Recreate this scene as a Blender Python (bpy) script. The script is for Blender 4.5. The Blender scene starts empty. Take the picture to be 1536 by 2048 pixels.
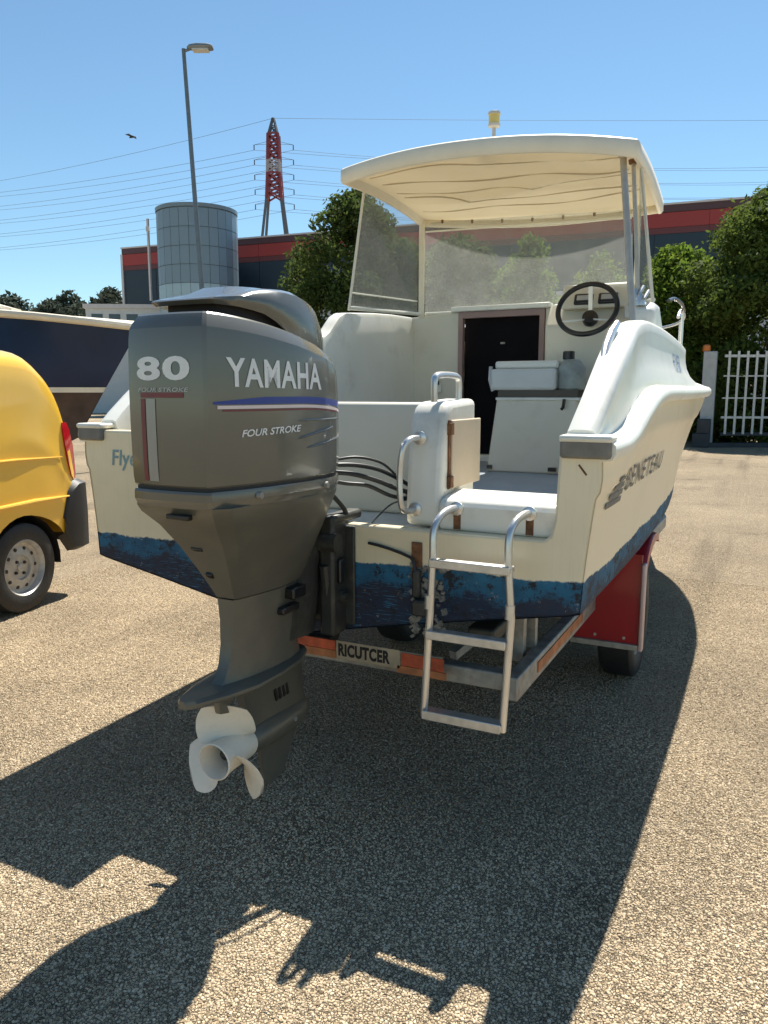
import bpy, bmesh, math, random
import numpy as np
from mathutils import Vector, Matrix
from mathutils.bvhtree import BVHTree

random.seed(7)
rng = np.random.default_rng(7)
sc = bpy.context.scene
COL = sc.collection

# ------------------------------------------------------------------ camera
cam_d = bpy.data.cameras.new('camera')
cam = bpy.data.objects.new('camera', cam_d)
COL.objects.link(cam)
cam_d.sensor_fit = 'VERTICAL'
cam_d.sensor_height = 36.0
cam_d.lens = 36.0 * 1540.0 / 2048.0
cam_d.clip_start = 0.05
cam_d.clip_end = 2000
cam.location = (1.45, -2.38, 1.5)
cam.rotation_euler = (math.radians(90 - 8.82), 0, math.radians(26.5))
sc.camera = cam

# ------------------------------------------------------------------ sky, sun, exposure
SUN_TO = Vector((-0.05, 0.667, 1.0)).normalized()
w = bpy.data.worlds.new('World')
sc.world = w
w.use_nodes = True
nt = w.node_tree
nt.nodes.clear()
sky = nt.nodes.new('ShaderNodeTexSky')
sky.sky_type = 'NISHITA'
sky.sun_disc = False
sky.sun_elevation = math.asin(SUN_TO.z)
sky.sun_rotation = math.atan2(SUN_TO.x, SUN_TO.y)
sky.altitude = 0
sky.air_density = 1.0
sky.dust_density = 0.05
sky.ozone_density = 2.0
bg = nt.nodes.new('ShaderNodeBackground')
bg.inputs['Strength'].default_value = 0.068
wo = nt.nodes.new('ShaderNodeOutputWorld')
tint = nt.nodes.new('ShaderNodeMix')
tint.data_type = 'RGBA'
tint.blend_type = 'MULTIPLY'
tint.inputs['Factor'].default_value = 1.0
tint.inputs['B'].default_value = (0.86, 1.02, 1.01, 1)
nt.links.new(sky.outputs[0], tint.inputs['A'])
nt.links.new(tint.outputs['Result'], bg.inputs[0])
nt.links.new(bg.outputs[0], wo.inputs[0])
sun_d = bpy.data.lights.new('sun', 'SUN')
sun_d.energy = 5.0
sun_d.angle = math.radians(0.5)
sun_d.color = (1.0, 0.95, 0.86)
sun = bpy.data.objects.new('sun', sun_d)
COL.objects.link(sun)
sun.rotation_euler = SUN_TO.to_track_quat('Z', 'Y').to_euler()
sc.view_settings.view_transform = 'Standard'
sc.view_settings.look = 'None'
sc.view_settings.exposure = 1.02
sc.view_settings.gamma = 1.0
sc.view_settings.use_curve_mapping = False

# ------------------------------------------------------------------ materials
MATS = {}

def mat(name, col, rough=0.5, metal=0.0, var=0.12, scale=6.0, bump=0.0, bscale=60.0, coat=0.0, spec=0.5, dirt=None, dirt_amt=0.0, dscale=3.0):
    if name in MATS:
        return MATS[name]
    m = bpy.data.materials.new(name)
    m.use_nodes = True
    n = m.node_tree.nodes
    l = m.node_tree.links
    b = n['Principled BSDF']
    tc = n.new('ShaderNodeTexCoord')
    nz = n.new('ShaderNodeTexNoise')
    nz.inputs['Scale'].default_value = scale
    nz.inputs['Detail'].default_value = 6
    l.new(tc.outputs['Object'], nz.inputs['Vector'])
    mr = n.new('ShaderNodeMapRange')
    mr.inputs['From Min'].default_value = 0.3
    mr.inputs['From Max'].default_value = 0.7
    mr.inputs['To Min'].default_value = 1 - var
    mr.inputs['To Max'].default_value = 1 + var
    l.new(nz.outputs['Fac'], mr.inputs['Value'])
    mx = n.new('ShaderNodeVectorMath')
    mx.operation = 'SCALE'
    mx.inputs[0].default_value = col
    l.new(mr.outputs[0], mx.inputs['Scale'])
    out = mx.outputs[0]
    if dirt is not None:
        d = n.new('ShaderNodeTexNoise')
        d.inputs['Scale'].default_value = dscale
        d.inputs['Detail'].default_value = 8
        d.inputs['Roughness'].default_value = 0.7
        l.new(tc.outputs['Object'], d.inputs['Vector'])
        dr = n.new('ShaderNodeMapRange')
        dr.inputs['From Min'].default_value = 0.52
        dr.inputs['From Max'].default_value = 0.75
        dr.inputs['To Max'].default_value = dirt_amt
        l.new(d.outputs['Fac'], dr.inputs['Value'])
        mm = n.new('ShaderNodeMix')
        mm.data_type = 'RGBA'
        l.new(dr.outputs[0], mm.inputs['Factor'])
        l.new(out, mm.inputs['A'])
        mm.inputs['B'].default_value = (*dirt, 1)
        out = mm.outputs['Result']
    l.new(out, b.inputs['Base Color'])
    b.inputs['Roughness'].default_value = rough
    b.inputs['Metallic'].default_value = metal
    b.inputs['Specular IOR Level'].default_value = spec
    if coat:
        b.inputs['Coat Weight'].default_value = coat
        b.inputs['Coat Roughness'].default_value = 0.08
    if bump:
        bn = n.new('ShaderNodeTexNoise')
        bn.inputs['Scale'].default_value = bscale
        bn.inputs['Detail'].default_value = 4
        l.new(tc.outputs['Object'], bn.inputs['Vector'])
        bp = n.new('ShaderNodeBump')
        bp.inputs['Strength'].default_value = bump
        bp.inputs['Distance'].default_value = 0.02
        l.new(bn.outputs['Fac'], bp.inputs['Height'])
        l.new(bp.outputs[0], b.inputs['Normal'])
    MATS[name] = m
    return m


def hull_mat(name, cream, zline, slope=0.0):
    """gelcoat above, worn blue bottom paint below a wavy line; heights in object space"""
    m = bpy.data.materials.new(name)
    m.use_nodes = True
    n = m.node_tree.nodes
    l = m.node_tree.links
    b = n['Principled BSDF']
    tc = n.new('ShaderNodeTexCoord')
    sep = n.new('ShaderNodeSeparateXYZ')
    l.new(tc.outputs['Object'], sep.inputs[0])

    def noise(scale, detail=6, rough=0.6):
        z = n.new('ShaderNodeTexNoise')
        z.inputs['Scale'].default_value = scale
        z.inputs['Detail'].default_value = detail
        z.inputs['Roughness'].default_value = rough
        l.new(tc.outputs['Object'], z.inputs['Vector'])
        return z.outputs['Fac']

    def math_(op, a, c=None, v=None):
        q = n.new('ShaderNodeMath')
        q.operation = op
        for i, s in enumerate((a, c)):
            if s is None:
                continue
            if isinstance(s, (int, float)):
                q.inputs[i].default_value = s
            else:
                l.new(s, q.inputs[i])
        return q.outputs[0]

    def ramp(s, a, c, lo=0.0, hi=1.0):
        q = n.new('ShaderNodeMapRange')
        q.inputs['From Min'].default_value = a
        q.inputs['From Max'].default_value = c
        q.inputs['To Min'].default_value = lo
        q.inputs['To Max'].default_value = hi
        l.new(s, q.inputs['Value'])
        return q.outputs[0]

    def mix(f, a, c):
        q = n.new('ShaderNodeMix')
        q.data_type = 'RGBA'
        l.new(f, q.inputs['Factor'])
        for nm, s in (('A', a), ('B', c)):
            if isinstance(s, tuple):
                q.inputs[nm].default_value = (*s, 1)
            else:
                l.new(s, q.inputs[nm])
        return q.outputs['Result']
    z = math_('ADD', sep.outputs['Z'], math_('MULTIPLY', math_('SUBTRACT', noise(2.5, 3), 0.5), 0.07))
    z = math_('ADD', z, math_('MULTIPLY', math_('SUBTRACT', noise(40, 5), 0.5), 0.025))
    z = math_('SUBTRACT', z, math_('MULTIPLY', sep.outputs['Y'], slope))
    paint = ramp(z, zline - 0.003, zline + 0.003, 1, 0)
    low = ramp(math_('ADD', z, math_('MULTIPLY', math_('SUBTRACT', noise(7, 9, 0.75), 0.5), 0.34)), zline - 0.085, zline - 0.065, 1, 0)
    blue = mix(ramp(noise(6, 6), 0.35, 0.65), (0.010, 0.060, 0.12), (0.014, 0.13, 0.24))
    dark = mix(ramp(noise(9, 7), 0.40, 0.62), (0.010, 0.018, 0.045), (0.024, 0.017, 0.026))
    lowm = math_('MULTIPLY', low, 0.92)
    blue = mix(lowm, blue, dark)
    hs_ = n.new('ShaderNodeTexNoise')
    hm_ = n.new('ShaderNodeMapping')
    hm_.inputs['Scale'].default_value = (3, 3, 45)
    l.new(tc.outputs['Object'], hm_.inputs['Vector'])
    l.new(hm_.outputs[0], hs_.inputs['Vector'])
    hs_.inputs['Detail'].default_value = 5
    blue = mix(math_('MULTIPLY', ramp(hs_.outputs['Fac'], 0.56, 0.66), ramp(noise(1.7, 3), 0.42, 0.6)), blue, (0.035, 0.17, 0.30))
    blue = mix(ramp(noise(14, 8, 0.8), 0.53, 0.57), blue, (0.012, 0.014, 0.020))
    blue = mix(ramp(noise(26, 10, 0.85), 0.585, 0.62), blue, (0.26, 0.25, 0.24))
    blue = mix(ramp(math_('ADD', z, math_('MULTIPLY', math_('SUBTRACT', noise(18, 8), 0.5), 0.10)), zline - 0.335, zline - 0.315, 1, 0), blue, (0.30, 0.28, 0.26))
    wear = mix(ramp(noise(1.3, 5), 0.40, 0.72), cream, tuple(c * k for c, k in zip(cream, (0.80, 0.78, 0.72))))
    streak = n.new('ShaderNodeTexNoise')
    mp = n.new('ShaderNodeMapping')
    mp.inputs['Scale'].default_value = (22, 22, 1.2)
    l.new(tc.outputs['Object'], mp.inputs['Vector'])
    l.new(mp.outputs[0], streak.inputs['Vector'])
    streak.inputs['Detail'].default_value = 4
    wear = mix(ramp(streak.outputs['Fac'], 0.55, 0.8, 0, 0.16), wear, (0.42, 0.35, 0.24))
    scuff = mix(ramp(noise(60, 10, 0.85), 0.68, 0.74), wear, (0.25, 0.20, 0.15))
    c = mix(paint, scuff, blue)
    l.new(c, b.inputs['Base Color'])
    l.new(ramp(paint, 0, 1, 0.28, 0.75), b.inputs['Roughness'])
    bp = n.new('ShaderNodeBump')
    bp.inputs['Strength'].default_value = 0.25
    bp.inputs['Distance'].default_value = 0.01
    l.new(math_('MULTIPLY', noise(45, 6), paint), bp.inputs['Height'])
    l.new(bp.outputs[0], b.inputs['Normal'])
    return m


GEL = (0.84, 0.74, 0.53)
M_hull = hull_mat('hull gelcoat and bottom paint', GEL, 0.905)
M_white = mat('white deck gelcoat', (0.76, 0.745, 0.67), 0.30, var=0.05, scale=3, dirt=(0.42, 0.37, 0.27), dirt_amt=0.5, dscale=4)
M_lip = mat('rub rail gelcoat', (0.78, 0.76, 0.66), 0.35, var=0.06, dirt=(0.4, 0.35, 0.26), dirt_amt=0.4, dscale=12)
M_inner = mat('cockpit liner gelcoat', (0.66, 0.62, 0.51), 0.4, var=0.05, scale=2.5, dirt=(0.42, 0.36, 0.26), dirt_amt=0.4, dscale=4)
M_grey_sole = mat('grey cockpit sole', (0.36, 0.40, 0.42), 0.7, var=0.08, bump=0.3, bscale=200)
M_beige = mat('beige locker door', (0.58, 0.47, 0.34), 0.5, var=0.06)
M_canvas_col = (0.78, 0.70, 0.53)
M_steel = mat('stainless tube', (0.64, 0.635, 0.62), 0.30, 0.8, var=0.05, scale=12)
M_alu = mat('weathered aluminium', (0.60, 0.58, 0.54), 0.42, 0.75, var=0.15, scale=30)
M_galv = mat('galvanised steel', (0.36, 0.345, 0.31), 0.55, 0.55, var=0.25, scale=25, dirt=(0.22, 0.12, 0.06), dirt_amt=0.7, dscale=7)
M_rust = mat('rusty steel', (0.20, 0.095, 0.045), 0.85, 0.2, var=0.4, scale=30, bump=0.4)
M_black = mat('black rubber', (0.018, 0.018, 0.019), 0.6, var=0.2, scale=30, bump=0.15)
M_blackgloss = mat('black plastic', (0.012, 0.012, 0.013), 0.3, var=0.1)
M_dark = mat('dark cabin interior', (0.012, 0.009, 0.009), 0.7)
M_doorway_shade = mat('black doorway shade', (0.007, 0.006, 0.007), 0.75, var=0.2, spec=0.1)  # near black, paints the shade inside the doorway
M_mauve = mat('mauve door surround', (0.30, 0.20, 0.18), 0.6, var=0.1)
M_rubgrey = mat('grey rubber corner', (0.20, 0.19, 0.165), 0.7, var=0.15, scale=25)
M_motor = mat('outboard grey paint', (0.118, 0.114, 0.094), 0.24, 0.15, var=0.05, scale=4, coat=0.6, dirt=(0.14, 0.13, 0.10), dirt_amt=0.4, dscale=7)
M_motor_low = mat('outboard lower paint', (0.120, 0.114, 0.090), 0.40, 0.15, var=0.08, scale=9, coat=0.15, dirt=(0.16, 0.14, 0.10), dirt_amt=0.6, dscale=9)
M_bracket = mat('dark bracket paint', (0.040, 0.041, 0.036), 0.5, 0.2, var=0.15, scale=14, bump=0.1, dirt=(0.13, 0.12, 0.10), dirt_amt=0.5, dscale=16)
M_prop = mat('propeller off white paint', (0.80, 0.73, 0.61), 0.5, var=0.05, scale=9, dirt=(0.5, 0.42, 0.30), dirt_amt=0.3, dscale=20)
M_letter = mat('white lettering', (0.74, 0.74, 0.72), 0.4, var=0.05, scale=40)
M_lettergrey = mat('silver lettering', (0.46, 0.46, 0.45), 0.4, var=0.05)
M_stripe_red = mat('dark red stripe', (0.16, 0.03, 0.035), 0.4, var=0.1)
M_stripe_blue = mat('blue stripe', (0.02, 0.045, 0.26), 0.35, var=0.1)
M_stripe_white = mat('pale pink stripe', (0.72, 0.60, 0.58), 0.35, var=0.05)
M_stripe_grey = mat('grey stripe', (0.30, 0.30, 0.28), 0.3, 0.2, var=0.05)
M_red = mat('red mudguard plastic', (0.32, 0.006, 0.012), 0.35, var=0.1, scale=5, coat=0.3)
M_orange = mat('faded orange red reflector', (0.50, 0.085, 0.030), 0.55, var=0.35, scale=20)
M_orange2 = mat('worn orange paint', (0.42, 0.15, 0.055), 0.6, var=0.35, scale=18)
M_plate = mat('dirty cream plate', (0.40, 0.32, 0.21), 0.6, var=0.2, scale=14)
M_ink = mat('black ink', (0.015, 0.013, 0.012), 0.6)
M_greyink = mat('dark grey decal', (0.12, 0.12, 0.12), 0.5, var=0.2, scale=40)
M_blueink = mat('blue grey decal', (0.18, 0.27, 0.42), 0.5)
M_tealink = mat('teal grey decal', (0.20, 0.32, 0.36), 0.5)
M_hose = mat('black hose', (0.02, 0.022, 0.022), 0.45, var=0.2)
M_yellow = mat('yellow van paint', (0.84, 0.50, 0.05), 0.25, var=0.04, scale=2, coat=0.6)
M_tail = mat('red lamp lens', (0.42, 0.008, 0.018), 0.12, var=0.15, scale=20, coat=0.8)
M_amber = mat('amber lamp lens', (0.40, 0.16, 0.02), 0.15, coat=0.6)
M_bumper = mat('black bumper plastic', (0.014, 0.014, 0.015), 0.55, var=0.1, bump=0.1, bscale=150)
M_rim = mat('grey steel rim', (0.42, 0.41, 0.39), 0.45, 0.3, var=0.2, scale=20)
M_navy = mat('navy hull paint', (0.010, 0.028, 0.080), 0.3, var=0.3, scale=1.2, coat=0.1, spec=0.3)
M_cream = mat('cream deck paint', (0.72, 0.64, 0.50), 0.4, var=0.06)
M_brownbottom = mat('brown bottom paint', (0.09, 0.06, 0.045), 0.8, var=0.3)
M_vanglass = mat('dark van glass', (0.02, 0.025, 0.03), 0.08, var=0.1, coat=0.5)


def glassy(name, tint, alpha, rough=0.15, hazecol=(0.6, 0.6, 0.55)):
    """clear plastic sheet: mostly transparent, a little gloss and scratched haze"""
    m = bpy.data.materials.new(name)
    m.use_nodes = True
    n = m.node_tree.nodes
    l = m.node_tree.links
    n.clear()
    o = n.new('ShaderNodeOutputMaterial')
    t = n.new('ShaderNodeBsdfTransparent')
    t.inputs[0].default_value = (*tint, 1)
    p = n.new('ShaderNodeBsdfPrincipled')
    p.inputs['Roughness'].default_value = rough
    p.inputs['Base Color'].default_value = (*hazecol, 1)
    tl = n.new('ShaderNodeBsdfTranslucent')
    tl.inputs[0].default_value = (*hazecol, 1)
    ad = n.new('ShaderNodeMixShader')
    ad.inputs[0].default_value = 0.5
    l.new(p.outputs[0], ad.inputs[1])
    l.new(tl.outputs[0], ad.inputs[2])
    tc = n.new('ShaderNodeTexCoord')
    nz = n.new('ShaderNodeTexNoise')
    nz.inputs['Scale'].default_value = 7
    nz.inputs['Detail'].default_value = 9
    nz.inputs['Roughness'].default_value = 0.75
    l.new(tc.outputs['Object'], nz.inputs['Vector'])
    mr = n.new('ShaderNodeMapRange')
    mr.inputs['From Min'].default_value = 0.3
    mr.inputs['From Max'].default_value = 0.75
    mr.inputs['To Min'].default_value = alpha * 0.75
    mr.inputs['To Max'].default_value = alpha * 1.3
    l.new(nz.outputs['Fac'], mr.inputs['Value'])
    mx = n.new('ShaderNodeMixShader')
    l.new(mr.outputs[0], mx.inputs[0])
    l.new(t.outputs[0], mx.inputs[1])
    l.new(ad.outputs[0], mx.inputs[2])
    l.new(mx.outputs[0], o.inputs[0])
    return m


M_vinyl = glassy('scratched clear vinyl', (0.88, 0.90, 0.91), 0.16)


def canvas():
    m = bpy.data.materials.new('cream canopy cloth')
    m.use_nodes = True
    n = m.node_tree.nodes
    l = m.node_tree.links
    p = n['Principled BSDF']
    p.inputs['Roughness'].default_value = 0.75
    tc = n.new('ShaderNodeTexCoord')
    nz = n.new('ShaderNodeTexNoise')
    nz.inputs['Scale'].default_value = 2.2
    nz.inputs['Detail'].default_value = 7
    l.new(tc.outputs['Object'], nz.inputs['Vector'])
    cr = n.new('ShaderNodeMix')
    cr.data_type = 'RGBA'
    cr.inputs['A'].default_value = (0.80, 0.73, 0.57, 1)
    cr.inputs['B'].default_value = (0.66, 0.58, 0.43, 1)
    l.new(nz.outputs['Fac'], cr.inputs['Factor'])
    l.new(cr.outputs['Result'], p.inputs['Base Color'])
    tl = n.new('ShaderNodeBsdfTranslucent')
    l.new(cr.outputs['Result'], tl.inputs[0])
    mx = n.new('ShaderNodeMixShader')
    mx.inputs[0].default_value = 0.38
    l.new(p.outputs[0], mx.inputs[1])
    l.new(tl.outputs[0], mx.inputs[2])
    l.new(mx.outputs[0], n['Material Output'].inputs[0])
    return m


M_canvas = canvas()


def leaf_mat(name, a, b_, tr=0.35):
    m = bpy.data.materials.new(name)
    m.use_nodes = True
    n = m.node_tree.nodes
    l = m.node_tree.links
    p = n['Principled BSDF']
    p.inputs['Roughness'].default_value = 0.75
    p.inputs['Specular IOR Level'].default_value = 0.12
    tc = n.new('ShaderNodeTexCoord')
    nz = n.new('ShaderNodeTexNoise')
    nz.inputs['Scale'].default_value = 1.1
    nz.inputs['Detail'].default_value = 8
    nz.inputs['Roughness'].default_value = 0.8
    l.new(tc.outputs['Object'], nz.inputs['Vector'])
    mr = n.new('ShaderNodeMapRange')
    mr.inputs['From Min'].default_value = 0.35
    mr.inputs['From Max'].default_value = 0.65
    l.new(nz.outputs['Fac'], mr.inputs['Value'])
    cr = n.new('ShaderNodeMix')
    cr.data_type = 'RGBA'
    cr.inputs['A'].default_value = (*a, 1)
    cr.inputs['B'].default_value = (*b_, 1)
    l.new(mr.outputs[0], cr.inputs['Factor'])
    l.new(cr.outputs['Result'], p.inputs['Base Color'])
    tl = n.new('ShaderNodeBsdfTranslucent')
    l.new(cr.outputs['Result'], tl.inputs[0])
    mx = n.new('ShaderNodeMixShader')
    mx.inputs[0].default_value = tr
    l.new(p.outputs[0], mx.inputs[1])
    l.new(tl.outputs[0], mx.inputs[2])
    l.new(mx.outputs[0], n['Material Output'].inputs[0])
    return m


M_leaf_dark = leaf_mat('dark green leaves', (0.040, 0.072, 0.018), (0.110, 0.140, 0.036), 0.45)
M_leaf_bright = leaf_mat('bright green leaves', (0.080, 0.150, 0.018), (0.200, 0.260, 0.040), 0.5)
M_leaf_olive = leaf_mat('olive green leaves', (0.055, 0.090, 0.018), (0.140, 0.180, 0.040), 0.45)
M_leaf_far = leaf_mat('far grey green leaves', (0.045, 0.060, 0.045), (0.080, 0.095, 0.065), 0.2)
M_bark = mat('tree bark', (0.10, 0.075, 0.05), 0.9, var=0.3, scale=12, bump=0.5)

# ------------------------------------------------------------------ object helpers

def tag(o, label=None, cat=None, group=None, kind=None):
    if label: o['label'] = label
    if cat: o['category'] = cat
    if group: o['group'] = group
    if kind: o['kind'] = kind
    return o


def empty(name, loc, label=None, cat=None, group=None):
    o = bpy.data.objects.new(name, None)
    o.empty_display_size = 0.2
    COL.objects.link(o)
    o.location = loc
    return tag(o, label, cat, group)


def world_loc(o):
    v = Vector((0, 0, 0))
    while o is not None:
        v = v + o.location
        o = o.parent
    return v


def mesh(name, vs, fs, m, parent=None, origin=None, smooth=True, sharp=35, bevel=0.0, seg=2):
    """vs in world space; the object sits at origin (default the parent's place)"""
    vs = np.asarray(vs, float)
    base = world_loc(parent) if parent else Vector((0, 0, 0))
    org = Vector(origin) if origin is not None else base
    me = bpy.data.meshes.new(name)
    me.from_pydata((vs - np.array(org)).tolist(), [], [list(map(int, f)) for f in fs])
    me.update()
    if m is not None:
        for mm in (m if isinstance(m, (list, tuple)) else [m]):
            me.materials.append(mm)
    if smooth:
        me.polygons.foreach_set('use_smooth', [True] * len(me.polygons))
        me.set_sharp_from_angle(angle=math.radians(sharp))
    o = bpy.data.objects.new(name, me)
    COL.objects.link(o)
    o.parent = parent
    o.location = org - base
    if bevel:
        bv = o.modifiers.new('bevel', 'BEVEL')
        bv.width = bevel
        bv.segments = seg
        bv.limit_method = 'ANGLE'
        bv.angle_limit = math.radians(40)
        bv.harden_normals = False
    return o


class MB:
    """collects shapes into one mesh"""
    def __init__(s):
        s.v = []
        s.f = []

    def add(s, vs, fs):
        k = len(s.v)
        s.v += [tuple(map(float, q)) for q in vs]
        s.f += [[i + k for i in q] for q in fs]
        return s

    def box(s, a, b, rot=None, ctr=None):
        x0, y0, z0 = a
        x1, y1, z1 = b
        vs = [(x0, y0, z0), (x1, y0, z0), (x1, y1, z0), (x0, y1, z0), (x0, y0, z1), (x1, y0, z1), (x1, y1, z1), (x0, y1, z1)]
        if rot is not None:
            c = Vector(ctr) if ctr is not None else Vector(((x0 + x1) / 2, (y0 + y1) / 2, (z0 + z1) / 2))
            vs = [tuple(rot @ (Vector(q) - c) + c) for q in vs]
        return s.add(vs, [(0, 3, 2, 1), (4, 5, 6, 7), (0, 1, 5, 4), (1, 2, 6, 5), (2, 3, 7, 6), (3, 0, 4, 7)])

    def bar(s, p, q, wx, wz):
        """rectangular bar from p to q; wx wide horizontally, wz high"""
        p = Vector(p); q = Vector(q)
        d = (q - p).normalized()
        side = d.cross(Vector((0, 0, 1)))
        side = side.normalized() if side.length > 1e-5 else Vector((1, 0, 0))
        up = side.cross(d).normalized()
        vs = []
        for c in (p, q):
            for a, b in ((-1, -1), (1, -1), (1, 1), (-1, 1)):
                vs.append(tuple(c + side * (a * wx / 2) + up * (b * wz / 2)))
        return s.add(vs, [(0, 1, 2, 3), (7, 6, 5, 4), (0, 4, 5, 1), (1, 5, 6, 2), (2, 6, 7, 3), (3, 7, 4, 0)])

    def tube(s, pts, r, n=10, cap=True):
        pts = [Vector(p) for p in pts]
        rs = r if isinstance(r, (list, tuple)) else [r] * len(pts)
        vs = []
        ref = Vector((0, 0, 1))
        prev = None
        for i, p in enumerate(pts):
            d = (pts[min(i + 1, len(pts) - 1)] - pts[max(i - 1, 0)]).normalized()
            if prev is None:
                a = d.cross(ref)
                if a.length < 0.05:
                    a = d.cross(Vector((1, 0, 0)))
            else:
                a = prev - d * prev.dot(d)
            a.normalize()
            prev = a
            b = d.cross(a)
            for k in range(n):
                t = 2 * math.pi * k / n
                vs.append(tuple(p + (a * math.cos(t) + b * math.sin(t)) * rs[i]))
        fs = []
        for i in range(len(pts) - 1):
            for k in range(n):
                k2 = (k + 1) % n
                fs.append((i * n + k, i * n + k2, (i + 1) * n + k2, (i + 1) * n + k))
        if cap:
            fs.append(tuple(range(n))[::-1])
            fs.append(tuple((len(pts) - 1) * n + k for k in range(n)))
        return s.add(vs, fs)

    def rings(s, rings, closed=True, cap0=True, cap1=True):
        n = len(rings[0])
        vs = [q for r in rings for q in r]
        fs = []
        for i in range(len(rings) - 1):
            for k in range(n if closed else n - 1):
                k2 = (k + 1) % n
                fs.append((i * n + k, i * n + k2, (i + 1) * n + k2, (i + 1) * n + k))
        if closed and cap0:
            fs.append(tuple(range(n))[::-1])
        if closed and cap1:
            fs.append(tuple((len(rings) - 1) * n + k for k in range(n)))
        return s.add(vs, fs)

    def lathe(s, c, axis, prof, n=32, cap=True):
        """prof: (distance along axis, radius)"""
        ax = Vector(axis).normalized()
        a = ax.cross(Vector((0, 0, 1)))
        if a.length < 0.05:
            a = ax.cross(Vector((1, 0, 0)))
        a.normalize()
        b = ax.cross(a)
        c = Vector(c)
        return s.rings([[tuple(c + ax * t + (a * math.cos(2 * math.pi * k / n) + b * math.sin(2 * math.pi * k / n)) * max(r, 1e-4)) for k in range(n)] for t, r in prof], cap0=cap, cap1=cap)

    def prism(s, poly, axis, a, b):
        """poly: 2D points in the plane normal to axis, pushed from a to b"""
        def pt(q, t):
            r = list(q)
            r.insert(axis, t)
            return tuple(r)
        n = len(poly)
        return s.add([pt(q, a) for q in poly] + [pt(q, b) for q in poly],
                     [tuple(range(n)), tuple(range(2 * n - 1, n - 1, -1))] + [(i, i + n, (i + 1) % n + n, (i + 1) % n) for i in range(n)])

    def build(s, name, m, parent=None, fix=True, **k):
        o = mesh(name, s.v, s.f, m, parent, **k)
        if fix:
            bm = bmesh.new()
            bm.from_mesh(o.data)
            bmesh.ops.recalc_face_normals(bm, faces=bm.faces)
            bm.to_mesh(o.data)
            bm.free()
            if k.get('smooth', True):
                o.data.set_sharp_from_angle(angle=math.radians(k.get('sharp', 35)))
        return o


def spline(pts, n=8, closed=False):
    """Catmull-Rom through pts"""
    P = [np.array(p, float) for p in pts]
    out = []
    N = len(P)
    rngi = range(N if closed else N - 1)
    for i in rngi:
        if closed:
            a, b, c, d = P[(i - 1) % N], P[i], P[(i + 1) % N], P[(i + 2) % N]
        else:
            a, b, c, d = P[max(i - 1, 0)], P[i], P[i + 1], P[min(i + 2, N - 1)]
        for k in range(n):
            t = k / n
            out.append(0.5 * ((2 * b) + (c - a) * t + (2 * a - 5 * b + 4 * c - d) * t * t + (3 * b - a - 3 * c + d) * t ** 3))
    if not closed:
        out.append(P[-1])
    return out


def interp(xs, ys):
    """smooth (monotone-ish) 1D interpolation"""
    xs = np.array(xs, float)
    ys = np.array(ys, float)
    d = np.diff(ys) / np.diff(xs)
    m = np.zeros_like(ys)
    m[0], m[-1] = d[0], d[-1]
    for i in range(1, len(xs) - 1):
        m[i] = 0 if d[i - 1] * d[i] <= 0 else 2 * d[i - 1] * d[i] / (d[i - 1] + d[i])

    def f(x):
        x = min(max(x, xs[0]), xs[-1])
        i = min(int(np.searchsorted(xs, x, 'right')) - 1, len(xs) - 2)
        h = xs[i + 1] - xs[i]
        t = (x - xs[i]) / h
        return float((2 * t ** 3 - 3 * t * t + 1) * ys[i] + (t ** 3 - 2 * t * t + t) * h * m[i] + (-2 * t ** 3 + 3 * t * t) * ys[i + 1] + (t ** 3 - t * t) * h * m[i + 1])
    return f


def copy_tree(o, parent=None):
    c = o.copy()
    COL.objects.link(c)
    if parent is not None:
        c.parent = parent
    for ch in list(o.children):
        copy_tree(ch, c)
    return c


def text_tris(s, size=1.0, bold=0.0, shear=0.0, sx=1.0, spacing=1.0, cut=2):
    """flat triangulated letters as (verts2d, tris), left aligned, height = size"""
    cu = bpy.data.curves.new('txt', 'FONT')
    cu.body = s
    cu.size = 1.0
    cu.offset = bold
    cu.shear = shear
    cu.space_character = spacing
    cu.resolution_u = 4
    to = bpy.data.objects.new('txt', cu)
    COL.objects.link(to)
    dg = bpy.context.evaluated_depsgraph_get()
    me = bpy.data.meshes.new_from_object(to.evaluated_get(dg))
    bm = bmesh.new()
    bm.from_mesh(me)
    bmesh.ops.triangulate(bm, faces=bm.faces)
    for _ in range(cut):
        ed = [e for e in bm.edges if e.calc_length() > 0.12]
        if ed:
            bmesh.ops.subdivide_edges(bm, edges=ed, cuts=1)
            bmesh.ops.triangulate(bm, faces=bm.faces)
    v = np.array([q.co[:2] for q in bm.verts])
    bm.verts.index_update()
    f = [[q.index for q in p.verts] for p in bm.faces]
    bm.free()
    bpy.data.objects.remove(to)
    bpy.data.curves.remove(cu)
    bpy.data.meshes.remove(me)
    lo, hi = v.min(0), v.max(0)
    k = size / (hi[1] - lo[1])
    v = (v - lo) * np.array([k * sx, k])
    return v, f


def decal(name, vf, fn, m, parent):
    v, f = vf
    return mesh(name, [fn(a, b) for a, b in v], f, m, parent, smooth=False)


def quad_grid(u0, v0, u1, v1, nu=8, nv=2):
    us = np.linspace(u0, u1, nu + 1)
    vs_ = np.linspace(v0, v1, nv + 1)
    v = np.array([(a, b) for b in vs_ for a in us])
    f = [(j * (nu + 1) + i, j * (nu + 1) + i + 1, (j + 1) * (nu + 1) + i + 1, (j + 1) * (nu + 1) + i) for j in range(nv) for i in range(nu)]
    return v, f


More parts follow.
